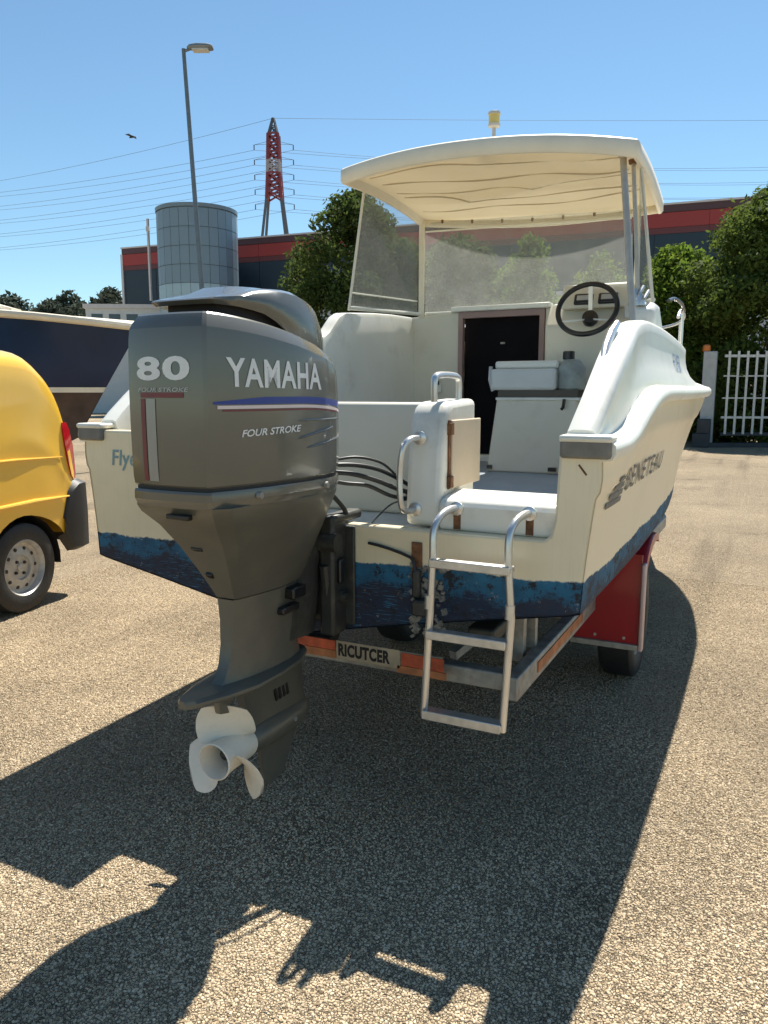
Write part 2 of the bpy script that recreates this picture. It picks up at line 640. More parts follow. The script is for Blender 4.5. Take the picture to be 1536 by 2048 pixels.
# ================================================================== GROUND
def ground_mat():
    m = bpy.data.materials.new('tan gravel ground')
    m.use_nodes = True
    n = m.node_tree.nodes
    l = m.node_tree.links
    b = n['Principled BSDF']
    b.inputs['Roughness'].default_value = 0.9
    b.inputs['Specular IOR Level'].default_value = 0.2
    tc = n.new('ShaderNodeTexCoord')
    vo = n.new('ShaderNodeTexVoronoi')
    vo.inputs['Scale'].default_value = 120
    vo.inputs['Randomness'].default_value = 1
    l.new(tc.outputs['Object'], vo.inputs['Vector'])
    vd = n.new('ShaderNodeTexVoronoi')
    vd.feature = 'DISTANCE_TO_EDGE'
    vd.inputs['Scale'].default_value = 120
    l.new(tc.outputs['Object'], vd.inputs['Vector'])
    sp = n.new('ShaderNodeSeparateColor')
    l.new(vo.outputs['Color'], sp.inputs[0])
    cr = n.new('ShaderNodeValToRGB')
    e = cr.color_ramp.elements
    e[0].position = 0; e[0].color = (0.24, 0.18, 0.115, 1)
    e[1].position = 1; e[1].color = (0.60, 0.48, 0.325, 1)
    for p_, c_ in ((0.12, (0.35, 0.27, 0.175, 1)), (0.5, (0.46, 0.36, 0.235, 1)), (0.8, (0.52, 0.41, 0.275, 1))):
        q = e.new(p_)
        q.color = c_
    l.new(sp.outputs[0], cr.inputs[0])
    nz = n.new('ShaderNodeTexNoise')
    nz.inputs['Scale'].default_value = 0.35
    nz.inputs['Detail'].default_value = 9
    nz.inputs['Roughness'].default_value = 0.65
    l.new(tc.outputs['Object'], nz.inputs['Vector'])
    mr = n.new('ShaderNodeMapRange')
    mr.inputs['From Min'].default_value = 0.3
    mr.inputs['From Max'].default_value = 0.7
    mr.inputs['To Min'].default_value = 0.72
    mr.inputs['To Max'].default_value = 1.2
    l.new(nz.outputs['Fac'], mr.inputs['Value'])
    gap = n.new('ShaderNodeMapRange')
    gap.inputs['From Min'].default_value = 0.0
    gap.inputs['From Max'].default_value = 0.17
    gap.inputs['To Min'].default_value = 0.5
    gap.inputs['To Max'].default_value = 1.0
    l.new(vd.outputs['Distance'], gap.inputs['Value'])
    mu = n.new('ShaderNodeMath')
    mu.operation = 'MULTIPLY'
    l.new(mr.outputs[0], mu.inputs[0])
    gm = n.new('ShaderNodeTexNoise')
    gm.inputs['Scale'].default_value = 38
    gm.inputs['Detail'].default_value = 3
    l.new(tc.outputs['Object'], gm.inputs['Vector'])
    gr = n.new('ShaderNodeMapRange')
    gr.inputs['From Min'].default_value = 0.36
    gr.inputs['From Max'].default_value = 0.62
    gr.inputs['To Min'].default_value = 0.97
    gr.inputs['To Max'].default_value = 0.0
    l.new(gm.outputs['Fac'], gr.inputs['Value'])
    gx = n.new('ShaderNodeMath')
    gx.operation = 'MAXIMUM'
    l.new(gap.outputs[0], gx.inputs[0])
    l.new(gr.outputs[0], gx.inputs[1])
    l.new(gx.outputs[0], mu.inputs[1])
    # wheel tracks pressed into the yard
    tk = n.new('ShaderNodeTexNoise')
    tm = n.new('ShaderNodeMapping')
    tm.inputs['Rotation'].default_value = (0, 0, 0.35)
    tm.inputs['Scale'].default_value = (1.5, 0.10, 1)
    l.new(tc.outputs['Object'], tm.inputs['Vector'])
    l.new(tm.outputs[0], tk.inputs['Vector'])
    tk.inputs['Scale'].default_value = 1.6
    tk.inputs['Detail'].default_value = 5
    tr_ = n.new('ShaderNodeMapRange')
    tr_.inputs['From Min'].default_value = 0.54
    tr_.inputs['From Max'].default_value = 0.66
    tr_.inputs['To Min'].default_value = 1.0
    tr_.inputs['To Max'].default_value = 0.74
    l.new(tk.outputs['Fac'], tr_.inputs['Value'])
    mu0 = n.new('ShaderNodeMath')
    mu0.operation = 'MULTIPLY'
    l.new(mu.outputs[0], mu0.inputs[0])
    l.new(tr_.outputs[0], mu0.inputs[1])
    mu = mu0
    # oil and damp stains
    st = n.new('ShaderNodeTexNoise')
    st.inputs['Scale'].default_value = 1.3
    st.inputs['Detail'].default_value = 7
    l.new(tc.outputs['Object'], st.inputs['Vector'])
    sr = n.new('ShaderNodeMapRange')
    sr.inputs['From Min'].default_value = 0.56
    sr.inputs['From Max'].default_value = 0.74
    sr.inputs['To Min'].default_value = 1.0
    sr.inputs['To Max'].default_value = 0.62
    l.new(st.outputs['Fac'], sr.inputs['Value'])
    mu2 = n.new('ShaderNodeMath')
    mu2.operation = 'MULTIPLY'
    l.new(mu.outputs[0], mu2.inputs[0])
    l.new(sr.outputs[0], mu2.inputs[1])
    sc_ = n.new('ShaderNodeVectorMath')
    sc_.operation = 'SCALE'
    l.new(cr.outputs[0], sc_.inputs[0])
    l.new(mu2.outputs[0], sc_.inputs['Scale'])
    l.new(sc_.outputs[0], b.inputs['Base Color'])
    bp = n.new('ShaderNodeBump')
    bp.inputs['Strength'].default_value = 1.0
    bp.inputs['Distance'].default_value = 0.012
    n2 = n.new('ShaderNodeTexNoise')
    n2.inputs['Scale'].default_value = 45
    n2.inputs['Detail'].default_value = 6
    l.new(tc.outputs['Object'], n2.inputs['Vector'])
    ad = n.new('ShaderNodeMath')
    ad.operation = 'ADD'
    l.new(gap.outputs[0], ad.inputs[0])
    l.new(n2.outputs['Fac'], ad.inputs[1])
    l.new(ad.outputs[0], bp.inputs['Height'])
    l.new(bp.outputs[0], b.inputs['Normal'])
    return m


M_ground = ground_mat()
g = mesh('ground', [(-900, -60, 0), (900, -60, 0), (900, 1200, 0), (-900, 1200, 0)], [(0, 1, 2, 3)], M_ground, smooth=False)
tag(g, 'tan gravel yard surface', None, None, 'structure')


def stone_mat():
    m = bpy.data.materials.new('gravel stone')
    m.use_nodes = True
    n = m.node_tree.nodes
    l = m.node_tree.links
    b = n['Principled BSDF']
    b.inputs['Roughness'].default_value = 0.85
    b.inputs['Specular IOR Level'].default_value = 0.25
    oi = n.new('ShaderNodeObjectInfo')
    cr = n.new('ShaderNodeValToRGB')
    e = cr.color_ramp.elements
    e[0].position = 0; e[0].color = (0.12, 0.09, 0.062, 1)
    e[1].position = 1; e[1].color = (0.64, 0.53, 0.38, 1)
    for p_, c_ in ((0.10, (0.32, 0.235, 0.14, 1)), (0.5, (0.46, 0.36, 0.235, 1)), (0.85, (0.54, 0.43, 0.29, 1))):
        q = e.new(p_)
        q.color = c_
    l.new(oi.outputs['Random'], cr.inputs[0])
    geo = n.new('ShaderNodeNewGeometry')
    nz = n.new('ShaderNodeTexNoise')
    nz.inputs['Scale'].default_value = 0.9
    nz.inputs['Detail'].default_value = 8
    nz.inputs['Roughness'].default_value = 0.65
    l.new(geo.outputs['Position'], nz.inputs['Vector'])
    mr = n.new('ShaderNodeMapRange')
    mr.inputs['From Min'].default_value = 0.32
    mr.inputs['From Max'].default_value = 0.68
    mr.inputs['To Min'].default_value = 0.62
    mr.inputs['To Max'].default_value = 1.22
    l.new(nz.outputs['Fac'], mr.inputs['Value'])
    sc_ = n.new('ShaderNodeVectorMath')
    sc_.operation = 'SCALE'
    l.new(cr.outputs[0], sc_.inputs[0])
    l.new(mr.outputs[0], sc_.inputs['Scale'])
    l.new(sc_.outputs[0], b.inputs['Base Color'])
    return m


def gravel():
    m = stone_mat()
    # a patch in front of and beside the boat
    nx, ny = 40, 60
    x0, x1, y0, y1 = -3.6, 3.4, -1.5, 4.2
    vs = [(x0 + (x1 - x0) * i / nx, y0 + (y1 - y0) * j / ny, 0.0) for j in range(ny + 1) for i in range(nx + 1)]
    fs = [(j * (nx + 1) + i, j * (nx + 1) + i + 1, (j + 1) * (nx + 1) + i + 1, (j + 1) * (nx + 1) + i) for j in range(ny) for i in range(nx)]
    o = mesh('gravel', vs, fs, m, smooth=False)
    tag(o, 'loose tan gravel stones lying on the yard around the boat trailer', 'gravel', None, 'stuff')
    ng = bpy.data.node_groups.new('gravel', 'GeometryNodeTree')
    ng.interface.new_socket('Geometry', in_out='INPUT', socket_type='NodeSocketGeometry')
    ng.interface.new_socket('Geometry', in_out='OUTPUT', socket_type='NodeSocketGeometry')
    N = ng.nodes
    L = ng.links
    gi = N.new('NodeGroupInput')
    go = N.new('NodeGroupOutput')
    ds = N.new('GeometryNodeDistributePointsOnFaces')
    ds.inputs['Density'].default_value = 9500
    ds.inputs['Seed'].default_value = 3
    ic = N.new('GeometryNodeMeshIcoSphere')
    ic.inputs['Radius'].default_value = 0.0049
    ic.inputs['Subdivisions'].default_value = 1
    sm = N.new('GeometryNodeSetMaterial')
    sm.inputs['Material'].default_value = m
    io = N.new('GeometryNodeInstanceOnPoints')
    rv = N.new('FunctionNodeRandomValue')
    rv.data_type = 'FLOAT_VECTOR'
    rv.inputs['Min'].default_value = (0.55, 0.5, 0.35)
    rv.inputs['Max'].default_value = (1.35, 1.2, 0.9)
    rr = N.new('FunctionNodeRandomValue')
    rr.data_type = 'FLOAT_VECTOR'
    rr.inputs['Min'].default_value = (-0.4, -0.4, 0)
    rr.inputs['Max'].default_value = (0.4, 0.4, 6.28)
    L.new(gi.outputs[0], ds.inputs[0])
    L.new(ds.outputs['Points'], io.inputs['Points'])
    L.new(ic.outputs['Mesh'], sm.inputs['Geometry'])
    L.new(sm.outputs[0], io.inputs['Instance'])
    L.new(rv.outputs['Value'], io.inputs['Scale'])
    L.new(rr.outputs['Value'], io.inputs['Rotation'])
    L.new(io.outputs[0], go.inputs[0])
    md = o.modifiers.new('gravel', 'NODES')
    md.node_group = ng


gravel()

# ================================================================== WAREHOUSE, TOWER, FAR BUILDINGS
M_wh_navy = mat('navy cladding', (0.009, 0.024, 0.042), 0.45, var=0.06, scale=0.3)
M_wh_red = mat('red band cladding', (0.30, 0.030, 0.026), 0.5, var=0.05, scale=0.3)
M_wh_dred = mat('dark red cladding', (0.12, 0.026, 0.030), 0.5, var=0.05)
M_wh_maroon = mat('dark maroon cap', (0.075, 0.030, 0.034), 0.5, var=0.05)
M_wh_grey = mat('light grey cladding', (0.42, 0.45, 0.46), 0.5, var=0.06)
M_wh_pale = mat('pale flashing', (0.55, 0.52, 0.52), 0.4, var=0.05)
M_annex = mat('white painted wall', (0.55, 0.57, 0.57), 0.6, var=0.05)
A = np.array([-45.8, 45.6])
B = np.array([3.5, 50.47])
dAB = (B - A) / np.linalg.norm(B - A)
nAB = np.array([-dAB[1], dAB[0]])   # away from the camera
LEN = float(np.linalg.norm(B - A))


def along(u, out, z):
    p = A + dAB * u - nAB * out
    return (p[0], p[1], z)


def slab(name, u0, u1, o0, o1, z0, z1, m, parent, bevel=0.0):
    b = MB()
    vs = [along(u, o, z) for z in (z0, z1) for (u, o) in ((u0, o0), (u1, o0), (u1, o1), (u0, o1))]
    b.add(vs, [(0, 3, 2, 1), (4, 5, 6, 7), (0, 1, 5, 4), (1, 2, 6, 5), (2, 3, 7, 6), (3, 0, 4, 7)])
    return b.build(name, m, parent, bevel=bevel, smooth=False)


wh = empty('warehouse', along(0, 0, 0), 'long dark navy warehouse with a red band below its roof edge', 'warehouse')
slab('base_wall', 0.3, LEN - 0.3, -24, -0.25, 0, 7.75, M_wh_grey, wh)
slab('ledge', 0.0, LEN, -24, 0.12, 7.75, 8.0, M_wh_pale, wh)
npan = 16
for i in range(npan):     # wide cladding panels with recessed joints
    u0 = LEN * i / npan
    slab('cladding_panel', u0 + 0.02, LEN * (i + 1) / npan - 0.02, -0.06, 0.0, 8.0, 11.14, M_wh_navy, wh)
slab('cladding_wall', 0.05, LEN - 0.05, -24, -0.062, 8.0, 12.4, M_wh_navy, wh)
for i in range(8):
    slab('red_band', LEN * i / 8 + 0.01, LEN * (i + 1) / 8 - 0.01, -0.06, 0.06, 11.52, 12.38, M_wh_red, wh)
    slab('dark_red_band', LEN * i / 8 + 0.01, LEN * (i + 1) / 8 - 0.01, -0.06, 0.03, 11.15, 11.51, M_wh_dred, wh)
slab('roof_edge', -0.05, LEN + 0.05, -24, 0.10, 12.4, 12.82, M_wh_maroon, wh)
slab('flashing', -0.1, LEN + 0.1, -24.1, 0.16, 12.82, 12.93, M_wh_pale, wh)
slab('corner_trim', -0.2, 0.0, -1.0, 0.1, 8.0, 12.4, M_wh_pale, wh)

an = empty('annex_building', (-41.3, 40.5, 0), 'low white flat roofed building below the dark warehouse', 'building')
ab = MB()
e1 = np.array([0.85, 0.52, 0]); e2 = np.array([-0.52, 0.85, 0])
def anp(u, v, z): return tuple(np.array([-43.6, 39.4, z]) + e1 * u + e2 * v)
def anbox(name, u0, u1, v0, v1, z0, z1, m):
    b = MB()
    b.add([anp(u, v, z) for z in (z0, z1) for (u, v) in ((u0, v0), (u1, v0), (u1, v1), (u0, v1))], [(0, 3, 2, 1), (4, 5, 6, 7), (0, 1, 5, 4), (1, 2, 6, 5), (2, 3, 7, 6), (3, 0, 4, 7)])
    return b.build(name, m, an, smooth=False)
anbox('wall', 0, 6.5, 0, 4, 0, 7.55, M_annex)
anbox('roof', -0.15, 6.65, -0.15, 4.15, 7.55, 7.85, M_wh_pale)
for k in range(5):
    anbox('window', 0.4 + k * 1.25, 1.2 + k * 1.25, -0.03, 0.1, 6.55, 7.15, M_vanglass)

M_tglass = mat('blue grey tower glass', (0.17, 0.23, 0.28), 0.42, 0.25, var=0.05, scale=0.25, spec=0.6)
M_tglass2 = mat('pale tower glass', (0.30, 0.38, 0.42), 0.25, 0.2, var=0.08, scale=0.4)
M_tframe = mat('tower mullion', (0.15, 0.20, 0.25), 0.45, 0.3, var=0.05)
TC = Vector((-35.8, 42.7, 0))
TR = 2.78
tw = empty('glass_tower', TC, 'round glass stair tower with a grid of blue grey panes', 'tower')
b = MB()
b.lathe(TC, (0, 0, 1), [(0, TR - 0.08), (13.9, TR - 0.08)], 48)
b.build('core_wall', M_tframe, tw, smooth=True)
b = MB()
b.lathe(TC, (0, 0, 1), [(13.88, TR + 0.05), (14.12, TR + 0.07), (14.14, TR - 0.25), (13.95, TR - 0.3)], 48)
b.build('roof_rim', M_tframe, tw)
NC, rh = 26, 1.23
pane_me = {}
cdir = math.atan2(-2.38 - TC.y, 1.45 - TC.x)
for r in range(6):
    for c in range(NC):
        th = 2 * math.pi * c / NC
        if math.cos(th - cdir) < -0.15:
            continue
        hw_ = math.pi / NC * TR - 0.012
        z0 = 13.82 - rh * (r + 1) + 0.018
        key = 'p' if r < 4 else 'q'
        if key not in pane_me:
            pb = MB()
            pb.box((TR - 0.03, -hw_, 0), (TR, hw_, rh - 0.036))
            po = pb.build('pane', M_tglass if key == 'p' else M_tglass2, tw, smooth=False, origin=(0, 0, 0))
            pane_me[key] = po.data
        else:
            po = bpy.data.objects.new('pane', pane_me[key])
            COL.objects.link(po)
            po.parent = tw
        po.location = (0, 0, z0)
        po.rotation_euler = (0, 0, th)
# small antenna frame beside the tower
b = MB()
b.bar((TC.x - 3.0, TC.y - 1.7, 8.0), (TC.x - 3.0, TC.y - 1.7, 13.6), 0.14, 0.14)
b.bar((TC.x - 3.1, TC.y - 1.75, 12.9), (TC.x - 2.9, TC.y - 1.65, 12.9), 0.3, 0.3)
b.build('drain_pipe', M_wh_pale, tw, smooth=False)

# ================================================================== PYLON AND CABLES
M_pyl_red = mat('red pylon paint', (0.20, 0.035, 0.045), 0.6, var=0.15)
M_pyl_grey = mat('grey pylon steel', (0.09, 0.10, 0.115), 0.6, var=0.1)
M_pyl_white = mat('white pylon paint', (0.34, 0.30, 0.32), 0.6, var=0.1)
M_cable = mat('power cable', (0.10, 0.13, 0.16), 0.6)
PC = Vector((-83.6, 122.8, 0))
py = empty('power_pylon', PC, 'tall red and white lattice power pylon behind the warehouse', 'pylon')
e1 = Vector((0.895, 0.446, 0)); e2 = Vector((-0.446, 0.895, 0))


def pyl(half, z):
    return [PC + e1 * (sx * half) + e2 * (sy * half) + Vector((0, 0, z)) for sx, sy in ((-1, -1), (1, -1), (1, 1), (-1, 1))]


def lattice(name, h0, z0, h1, z1, nb, m, leg=0.30, br=0.16):
    b = MB()
    lv = [pyl(h0 + (h1 - h0) * i / nb, z0 + (z1 - z0) * i / nb) for i in range(nb + 1)]
    for k in range(4):
        b.bar(lv[0][k], lv[nb][k], leg, leg)
    for i in range(nb):
        for k in range(4):
            k2 = (k + 1) % 4
            b.bar(lv[i][k], lv[i + 1][k2], br, br)
            b.bar(lv[i][k2], lv[i + 1][k], br, br)
            b.bar(lv[i + 1][k], lv[i + 1][k2], br, br)
    return b.build(name, m, py, smooth=False)


for k in range(4):
    b = MB()
    b.bar(pyl(5.6, 0)[k], pyl(1.35, 36.8)[k], 0.36, 0.36)
    b.build('leg', M_pyl_grey, py, smooth=False)
lattice('red_section', 1.35, 36.8, 1.1, 41.4, 3, M_pyl_red, 0.40, 0.27)
lattice('white_section', 1.1, 41.4, 1.05, 43.6, 2, M_pyl_white, 0.4, 0.22)
lattice('red_section', 1.05, 43.6, 0.9, 48.2, 3, M_pyl_red, 0.40, 0.27)
lattice('peak', 0.8, 48.2, 0.1, 51.0, 2, M_pyl_grey, 0.3, 0.16)
arms = [36.0, 38.6, 41.2, 43.8, 46.4]
for z in arms:
    for s in (-1, 1):
        b = MB()
        tip = PC + e1 * (s * 3.6) + Vector((0, 0, z))
        for sy in (-0.8, 0.8):
            b.bar(PC + e1 * (s * 0.9) + e2 * sy + Vector((0, 0, z + 0.4)), tip, 0.05, 0.05)
        b.bar(tip, tip - Vector((0, 0, 0.9)), 0.14, 0.14)
        b.build('cross_arm', M_pyl_grey, py, smooth=False)


def cable(p, q, sag, label, grp, r=0.032):
    b = MB()
    pts = []
    p = Vector(p); q = Vector(q)
    for i in range(25):
        t = i / 24
        v = p.lerp(q, t)
        v.z -= sag * 4 * t * (1 - t)
        pts.append(v)
    b.tube(pts, r, 5)
    o = b.build('power_cable', M_cable, None, origin=tuple(p))
    return tag(o, label, 'cable', grp)


TIER = ['lowest', 'second lowest', 'middle', 'second highest', 'highest']
for i, z in enumerate(arms):
    for s in (-1, 1):
        st = PC + e1 * (s * 3.6) + Vector((0, 0, z - 0.9))
        zl = 36.5 + (z - 36) / 10.4 * 12.5 + (1.2 if s > 0 else 0)
        cable(st, (-185 + s * 3, 126 + s * 4, zl - 1.5), 1.2, 'power cable running left from the %s %s arm of the pylon' % (TIER[i], 'left' if s < 0 else 'right'), 'power cables left of the pylon')
        cable(st, (60, 240 + 6 * s, z + 9 + i * 0.6 + s), 4.0, 'power cable running right from the %s %s arm of the pylon' % (TIER[i], 'left' if s < 0 else 'right'), 'power cables right of the pylon')
cable(PC + Vector((0, 0, 51)), (-185, 127, 50.5), 1.0, 'highest thin cable running left from the pylon peak', None)
cable(PC + Vector((0, 0, 51)), (60, 234, 63), 0.6, 'highest thin cable running right from the pylon peak', None)

# ================================================================== LAMP POST
lp = empty('street_lamp', (-10.32, 12.08, 0), 'tall grey street lamp post with a flat lamp head, before the glass tower', 'street lamp')
M_lampgrey = mat('lamp post paint', (0.13, 0.16, 0.18), 0.45, 0.3, var=0.1)
M_lamphead = mat('lamp head paint', (0.20, 0.23, 0.25), 0.4, 0.2, var=0.1)
M_lens = mat('lamp lens', (0.45, 0.47, 0.47), 0.2)
top = Vector((-10.47, 11.80, 8.85))
b = MB()
b.tube([(-10.16, 12.0, 0), (-10.18, 11.98, 0.9), (-10.19, 11.98, 0.92), tuple(top)], [0.085, 0.085, 0.066, 0.042], 12)
b.build('post', M_lampgrey, lp)
b = MB()
b.tube([tuple(top - Vector((0, 0, 0.05))), (top.x + 0.13, top.y + 0.065, top.z + 0.0)], 0.03, 8)
b.build('arm', M_lampgrey, lp)
hd = Vector((0.895, 0.446, 0))
rings = []
for t, wd, hz in ((0.08, 0.04, 0.03), (0.14, 0.10, 0.07), (0.30, 0.14, 0.09), (0.52, 0.14, 0.085), (0.62, 0.12, 0.06), (0.64, 0.08, 0.03)):
    c = top + hd * t + Vector((0, 0, 0.02))
    sd = Vector((-0.446, 0.895, 0))
    rings.append([tuple(c + sd * (wd * math.cos(a)) + Vector((0, 0, hz * (math.sin(a) if math.sin(a) > 0 else 0.5 * math.sin(a))))) for a in np.linspace(0, 2 * math.pi, 16, endpoint=False)])
b = MB()
b.rings(rings)
lh = b.build('lamp_head', M_lamphead, lp)
b = MB()
for i_ in range(1):
    c0 = top + hd * 0.2; c1 = top + hd * 0.55
    b.bar(c0 - Vector((0, 0, 0.03)), c1 - Vector((0, 0, 0.03)), 0.2, 0.03)
b.build('lens', M_lens, lh, smooth=False)

# ================================================================== TREES

def crown_mesh(name, m, clumps, leaf, n_leaf, seed, elong=1.0):
    """clumps: (centre, radius) list; leaf quads scattered through each clump, denser at its skin"""
    r = np.random.default_rng(seed)
    V = []
    for (c, rad) in clumps:
        n = int(n_leaf * rad ** 2)
        d = r.normal(size=(n, 3))
        d /= np.linalg.norm(d, axis=1)[:, None]
        rr = rad * (0.55 + 0.45 * r.random(n) ** 0.5) * (1 + 0.18 * r.normal(size=n))
        P = np.array(c) + d * rr[:, None] * np.array([1, 1, 0.85])
        nrm = d + 0.9 * r.normal(size=(n, 3))
        nrm /= np.linalg.norm(nrm, axis=1)[:, None]
        t = r.normal(size=(n, 3))
        t -= nrm * np.sum(t * nrm, axis=1)[:, None]
        t /= np.linalg.norm(t, axis=1)[:, None]
        bt = np.cross(nrm, t)
        s = leaf * (0.6 + 0.8 * r.random(n))[:, None]
        V.append(np.stack([P - t * s, P + bt * s * 0.45 * elong, P + t * s, P - bt * s * 0.45 * elong], axis=1))
    V = np.concatenate(V)
    n = len(V)
    me = bpy.data.meshes.new(name)
    me.vertices.add(4 * n)
    me.vertices.foreach_set('co', V.reshape(-1))
    me.loops.add(4 * n)
    me.loops.foreach_set('vertex_index', np.arange(4 * n))
    me.polygons.add(n)
    me.polygons.foreach_set('loop_start', np.arange(0, 4 * n, 4))
    me.polygons.foreach_set('loop_total', np.full(n, 4))
    me.update(calc_edges=True)
    me.materials.append(m)
    return me


def tree_clumps(w_, h0, h1, n, seed, taper=0.6, cmin=0.35, cmax=0.7):
    r = np.random.default_rng(seed)
    out = []
    for _ in range(n):
        t = r.random()
        z = h0 + (h1 - h0) * t
        prof = math.sin(math.pi * min(1, 0.18 + 0.82 * t)) ** taper
        a = r.random() * 2 * math.pi
        rad = w_ * prof * (0.25 + 0.75 * r.random() ** 0.5)
        cr = (cmin + (cmax - cmin) * r.random()) * (0.6 + 0.5 * prof)
        out.append(((rad * math.cos(a), rad * math.sin(a), z - cr * 0.5), cr))
    return out


def tree(loc, w_, h0, h1, m, label, cat='tree', n=60, leaf=0.13, dens=260, seed=1, taper=0.6, name='tree', trunk_r=0.16, grp=None, cmin=0.35, cmax=0.7, me=None):
    t = empty(name, loc, label, cat, grp)
    b = MB()
    pts = [(loc[0], loc[1], 0), (loc[0] + 0.1, loc[1], h0 * 0.7), (loc[0] - 0.05, loc[1] + 0.1, h0 + (h1 - h0) * 0.4), (loc[0], loc[1], h0 + (h1 - h0) * 0.75)]
    b.tube(spline(pts, 4), [trunk_r * (1 - 0.8 * i / 12) for i in range(13)], 8)
    rr = random.Random(seed)
    for k in range(7):
        a = rr.random() * 6.28
        z = h0 + (h1 - h0) * (0.1 + 0.55 * rr.random())
        L_ = w_ * 0.7
        b.tube([(loc[0], loc[1], z - 0.4), (loc[0] + L_ * 0.5 * math.cos(a), loc[1] + L_ * 0.5 * math.sin(a), z + 0.2), (loc[0] + L_ * math.cos(a), loc[1] + L_ * math.sin(a), z + 0.7)], [trunk_r * 0.45, trunk_r * 0.3, trunk_r * 0.12], 6)
    b.build('trunk', M_bark, t)
    cm = me or crown_mesh('crown', m, tree_clumps(w_, h0, h1, n, seed, taper, cmin, cmax), leaf, dens, seed)
    c = bpy.data.objects.new('crown', cm)
    COL.objects.link(c)
    c.parent = t
    return t


tree((-11.1, 20.6, 0), 2.7, 0.3, 7.9, M_leaf_dark, 'dense dark tree left of the boat canopy, before the warehouse', n=170, leaf=0.085, dens=1350, seed=11, grp='trees growing beyond the yard fence')
tree((-8.5, 23.2, 0), 1.9, 0.8, 6.9, M_leaf_dark, 'dark rounded tree seen through the left of the boat windscreen', n=110, leaf=0.085, dens=1200, seed=12, grp='trees growing beyond the yard fence')
tree((-5.75, 22.4, 0), 1.3, 0.8, 6.5, M_leaf_bright, 'narrow light green tree seen through the middle of the windscreen', n=80, leaf=0.08, dens=1150, seed=13, grp='trees growing beyond the yard fence', taper=1.0)
tree((-3.7, 23.6, 0), 1.5, 0.8, 5.9, M_leaf_bright, 'light green tree seen through the windscreen above the steering wheel', n=80, leaf=0.08, dens=1150, seed=14, grp='trees growing beyond the yard fence', taper=0.9)
tree((-1.6, 25.2, 0), 1.9, 0.6, 6.2, M_leaf_bright, 'bright green tree just right of the boat canopy', n=110, leaf=0.085, dens=1200, seed=15, grp='trees growing beyond the yard fence')
tree((1.3, 24.2, 0), 2.8, 0.2, 7.6, M_leaf_olive, 'large olive green tree behind the white gate at the right', n=200, leaf=0.085, dens=1350, seed=16, grp='trees growing beyond the yard fence')
# far trees at the left edge
far_pts = [(-98, 76, 15.4, 5.0), (-97, 82, 15.0, 4.6), (-93.5, 83.0, 16.3, 5.0), (-89.6, 81.5, 14.9, 4.4), (-90.5, 87.5, 17.0, 3.2), (-84, 82, 16.2, 5.0)]
fl = ['leftmost far dark tree above the cream boat cabin', 'low round far tree on the skyline beyond the navy boat', 'broad far tree highest in the middle of the left skyline', 'small far tree on the skyline right of the broad one', 'slender far tree with pointed top on the left skyline', 'far tree touching the left end of the warehouse']
for i, (x, y, h, w_) in enumerate(far_pts):
    tree((x, y, 0), w_, 5, h, M_leaf_far, fl[i], n=60, leaf=0.42, dens=50, seed=30 + i, grp='far trees on the left skyline', trunk_r=0.4, cmin=1.0, cmax=2.0)

# hedge behind the gate
hd_cl = []
rh_ = np.random.default_rng(5)
for i in range(150):
    hd_cl.append(((-14 + 21 * rh_.random(), 22.9 + 0.5 * rh_.random(), 0.3 + 1.8 * rh_.random()), 0.35 + 0.25 * rh_.random()))
hm = crown_mesh('hedge', M_leaf_dark, hd_cl, 0.10, 300, 6)
ho = bpy.data.objects.new('hedge', hm)
COL.objects.link(ho)
tag(ho, 'dark hedge growing behind the white gate bars', 'hedge', None, 'stuff')

# ================================================================== GATE
M_gate = mat('white gate paint', (0.58, 0.58, 0.55), 0.45, 0.1, var=0.1, scale=8)
M_gatedark = mat('dark gate base', (0.035, 0.04, 0.045), 0.7, var=0.2)
gate = empty('sliding_gate', (0.25, 21.0, 0), 'white barred sliding gate across the yard entrance at the right', 'gate')
g0 = np.array([0.22, 21.0]); gd = np.array([0.895, 0.446]) * 0.985 + np.array([0.0, 0.0])
gd = np.array([0.90, 0.435]); gd /= np.linalg.norm(gd)
def gp(u, z, off=0.0): return (g0[0] + gd[0] * u - gd[1] * off, g0[1] + gd[1] * u + gd[0] * off, z)
for z, t in ((2.49, 0.07), (1.95, 0.035), (1.35, 0.035), (0.82, 0.06), (0.36, 0.09)):
    b = MB()
    b.bar(gp(0, z), gp(6.2, z), 0.05, t)
    b.build('rail', M_gate if z > 0.4 else M_gatedark, gate, smooth=False)
bm0 = None
for k in range(25):
    p = gp(0.12 + k * 0.25, 0.30, -0.026)
    if bm0 is None:
        b = MB()
        b.box((p[0] - 0.03, p[1] - 0.025, 0.36), (p[0] + 0.03, p[1] + 0.025, 2.62))
        o = b.build('bar', M_gate, gate, smooth=False, origin=p)
        bm0 = o.data
    else:
        o = bpy.data.objects.new('bar', bm0)
        COL.objects.link(o)
        o.parent = gate
        o.location = Vector(p) - gate.location
kb = MB()
kb.bar(gp(-0.5, 0.06), gp(6.6, 0.06), 0.35, 0.12)
tag(kb.build('gate_track', M_gatedark, None, smooth=False, origin=gp(-0.5, 0)), 'dark low track kerb under the white gate', 'kerb')
gpost = empty('gate_post', (-0.13, 21.05, 0), 'grey square gate post with a dark motor box at its foot', 'post')
b = MB(); b.box((-0.32, 20.9, 0.0), (0.03, 21.2, 2.62))
b.build('post', mat('grey post paint', (0.40, 0.41, 0.40), 0.5, var=0.1), gpost, bevel=0.02)
b = MB(); b.box((-0.46, 20.55, 0.0), (-0.02, 20.88, 0.38)); b.box((-0.36, 20.6, 0.38), (-0.02, 20.87, 0.78))
b.build('motor_box', M_gatedark, gpost, bevel=0.02)
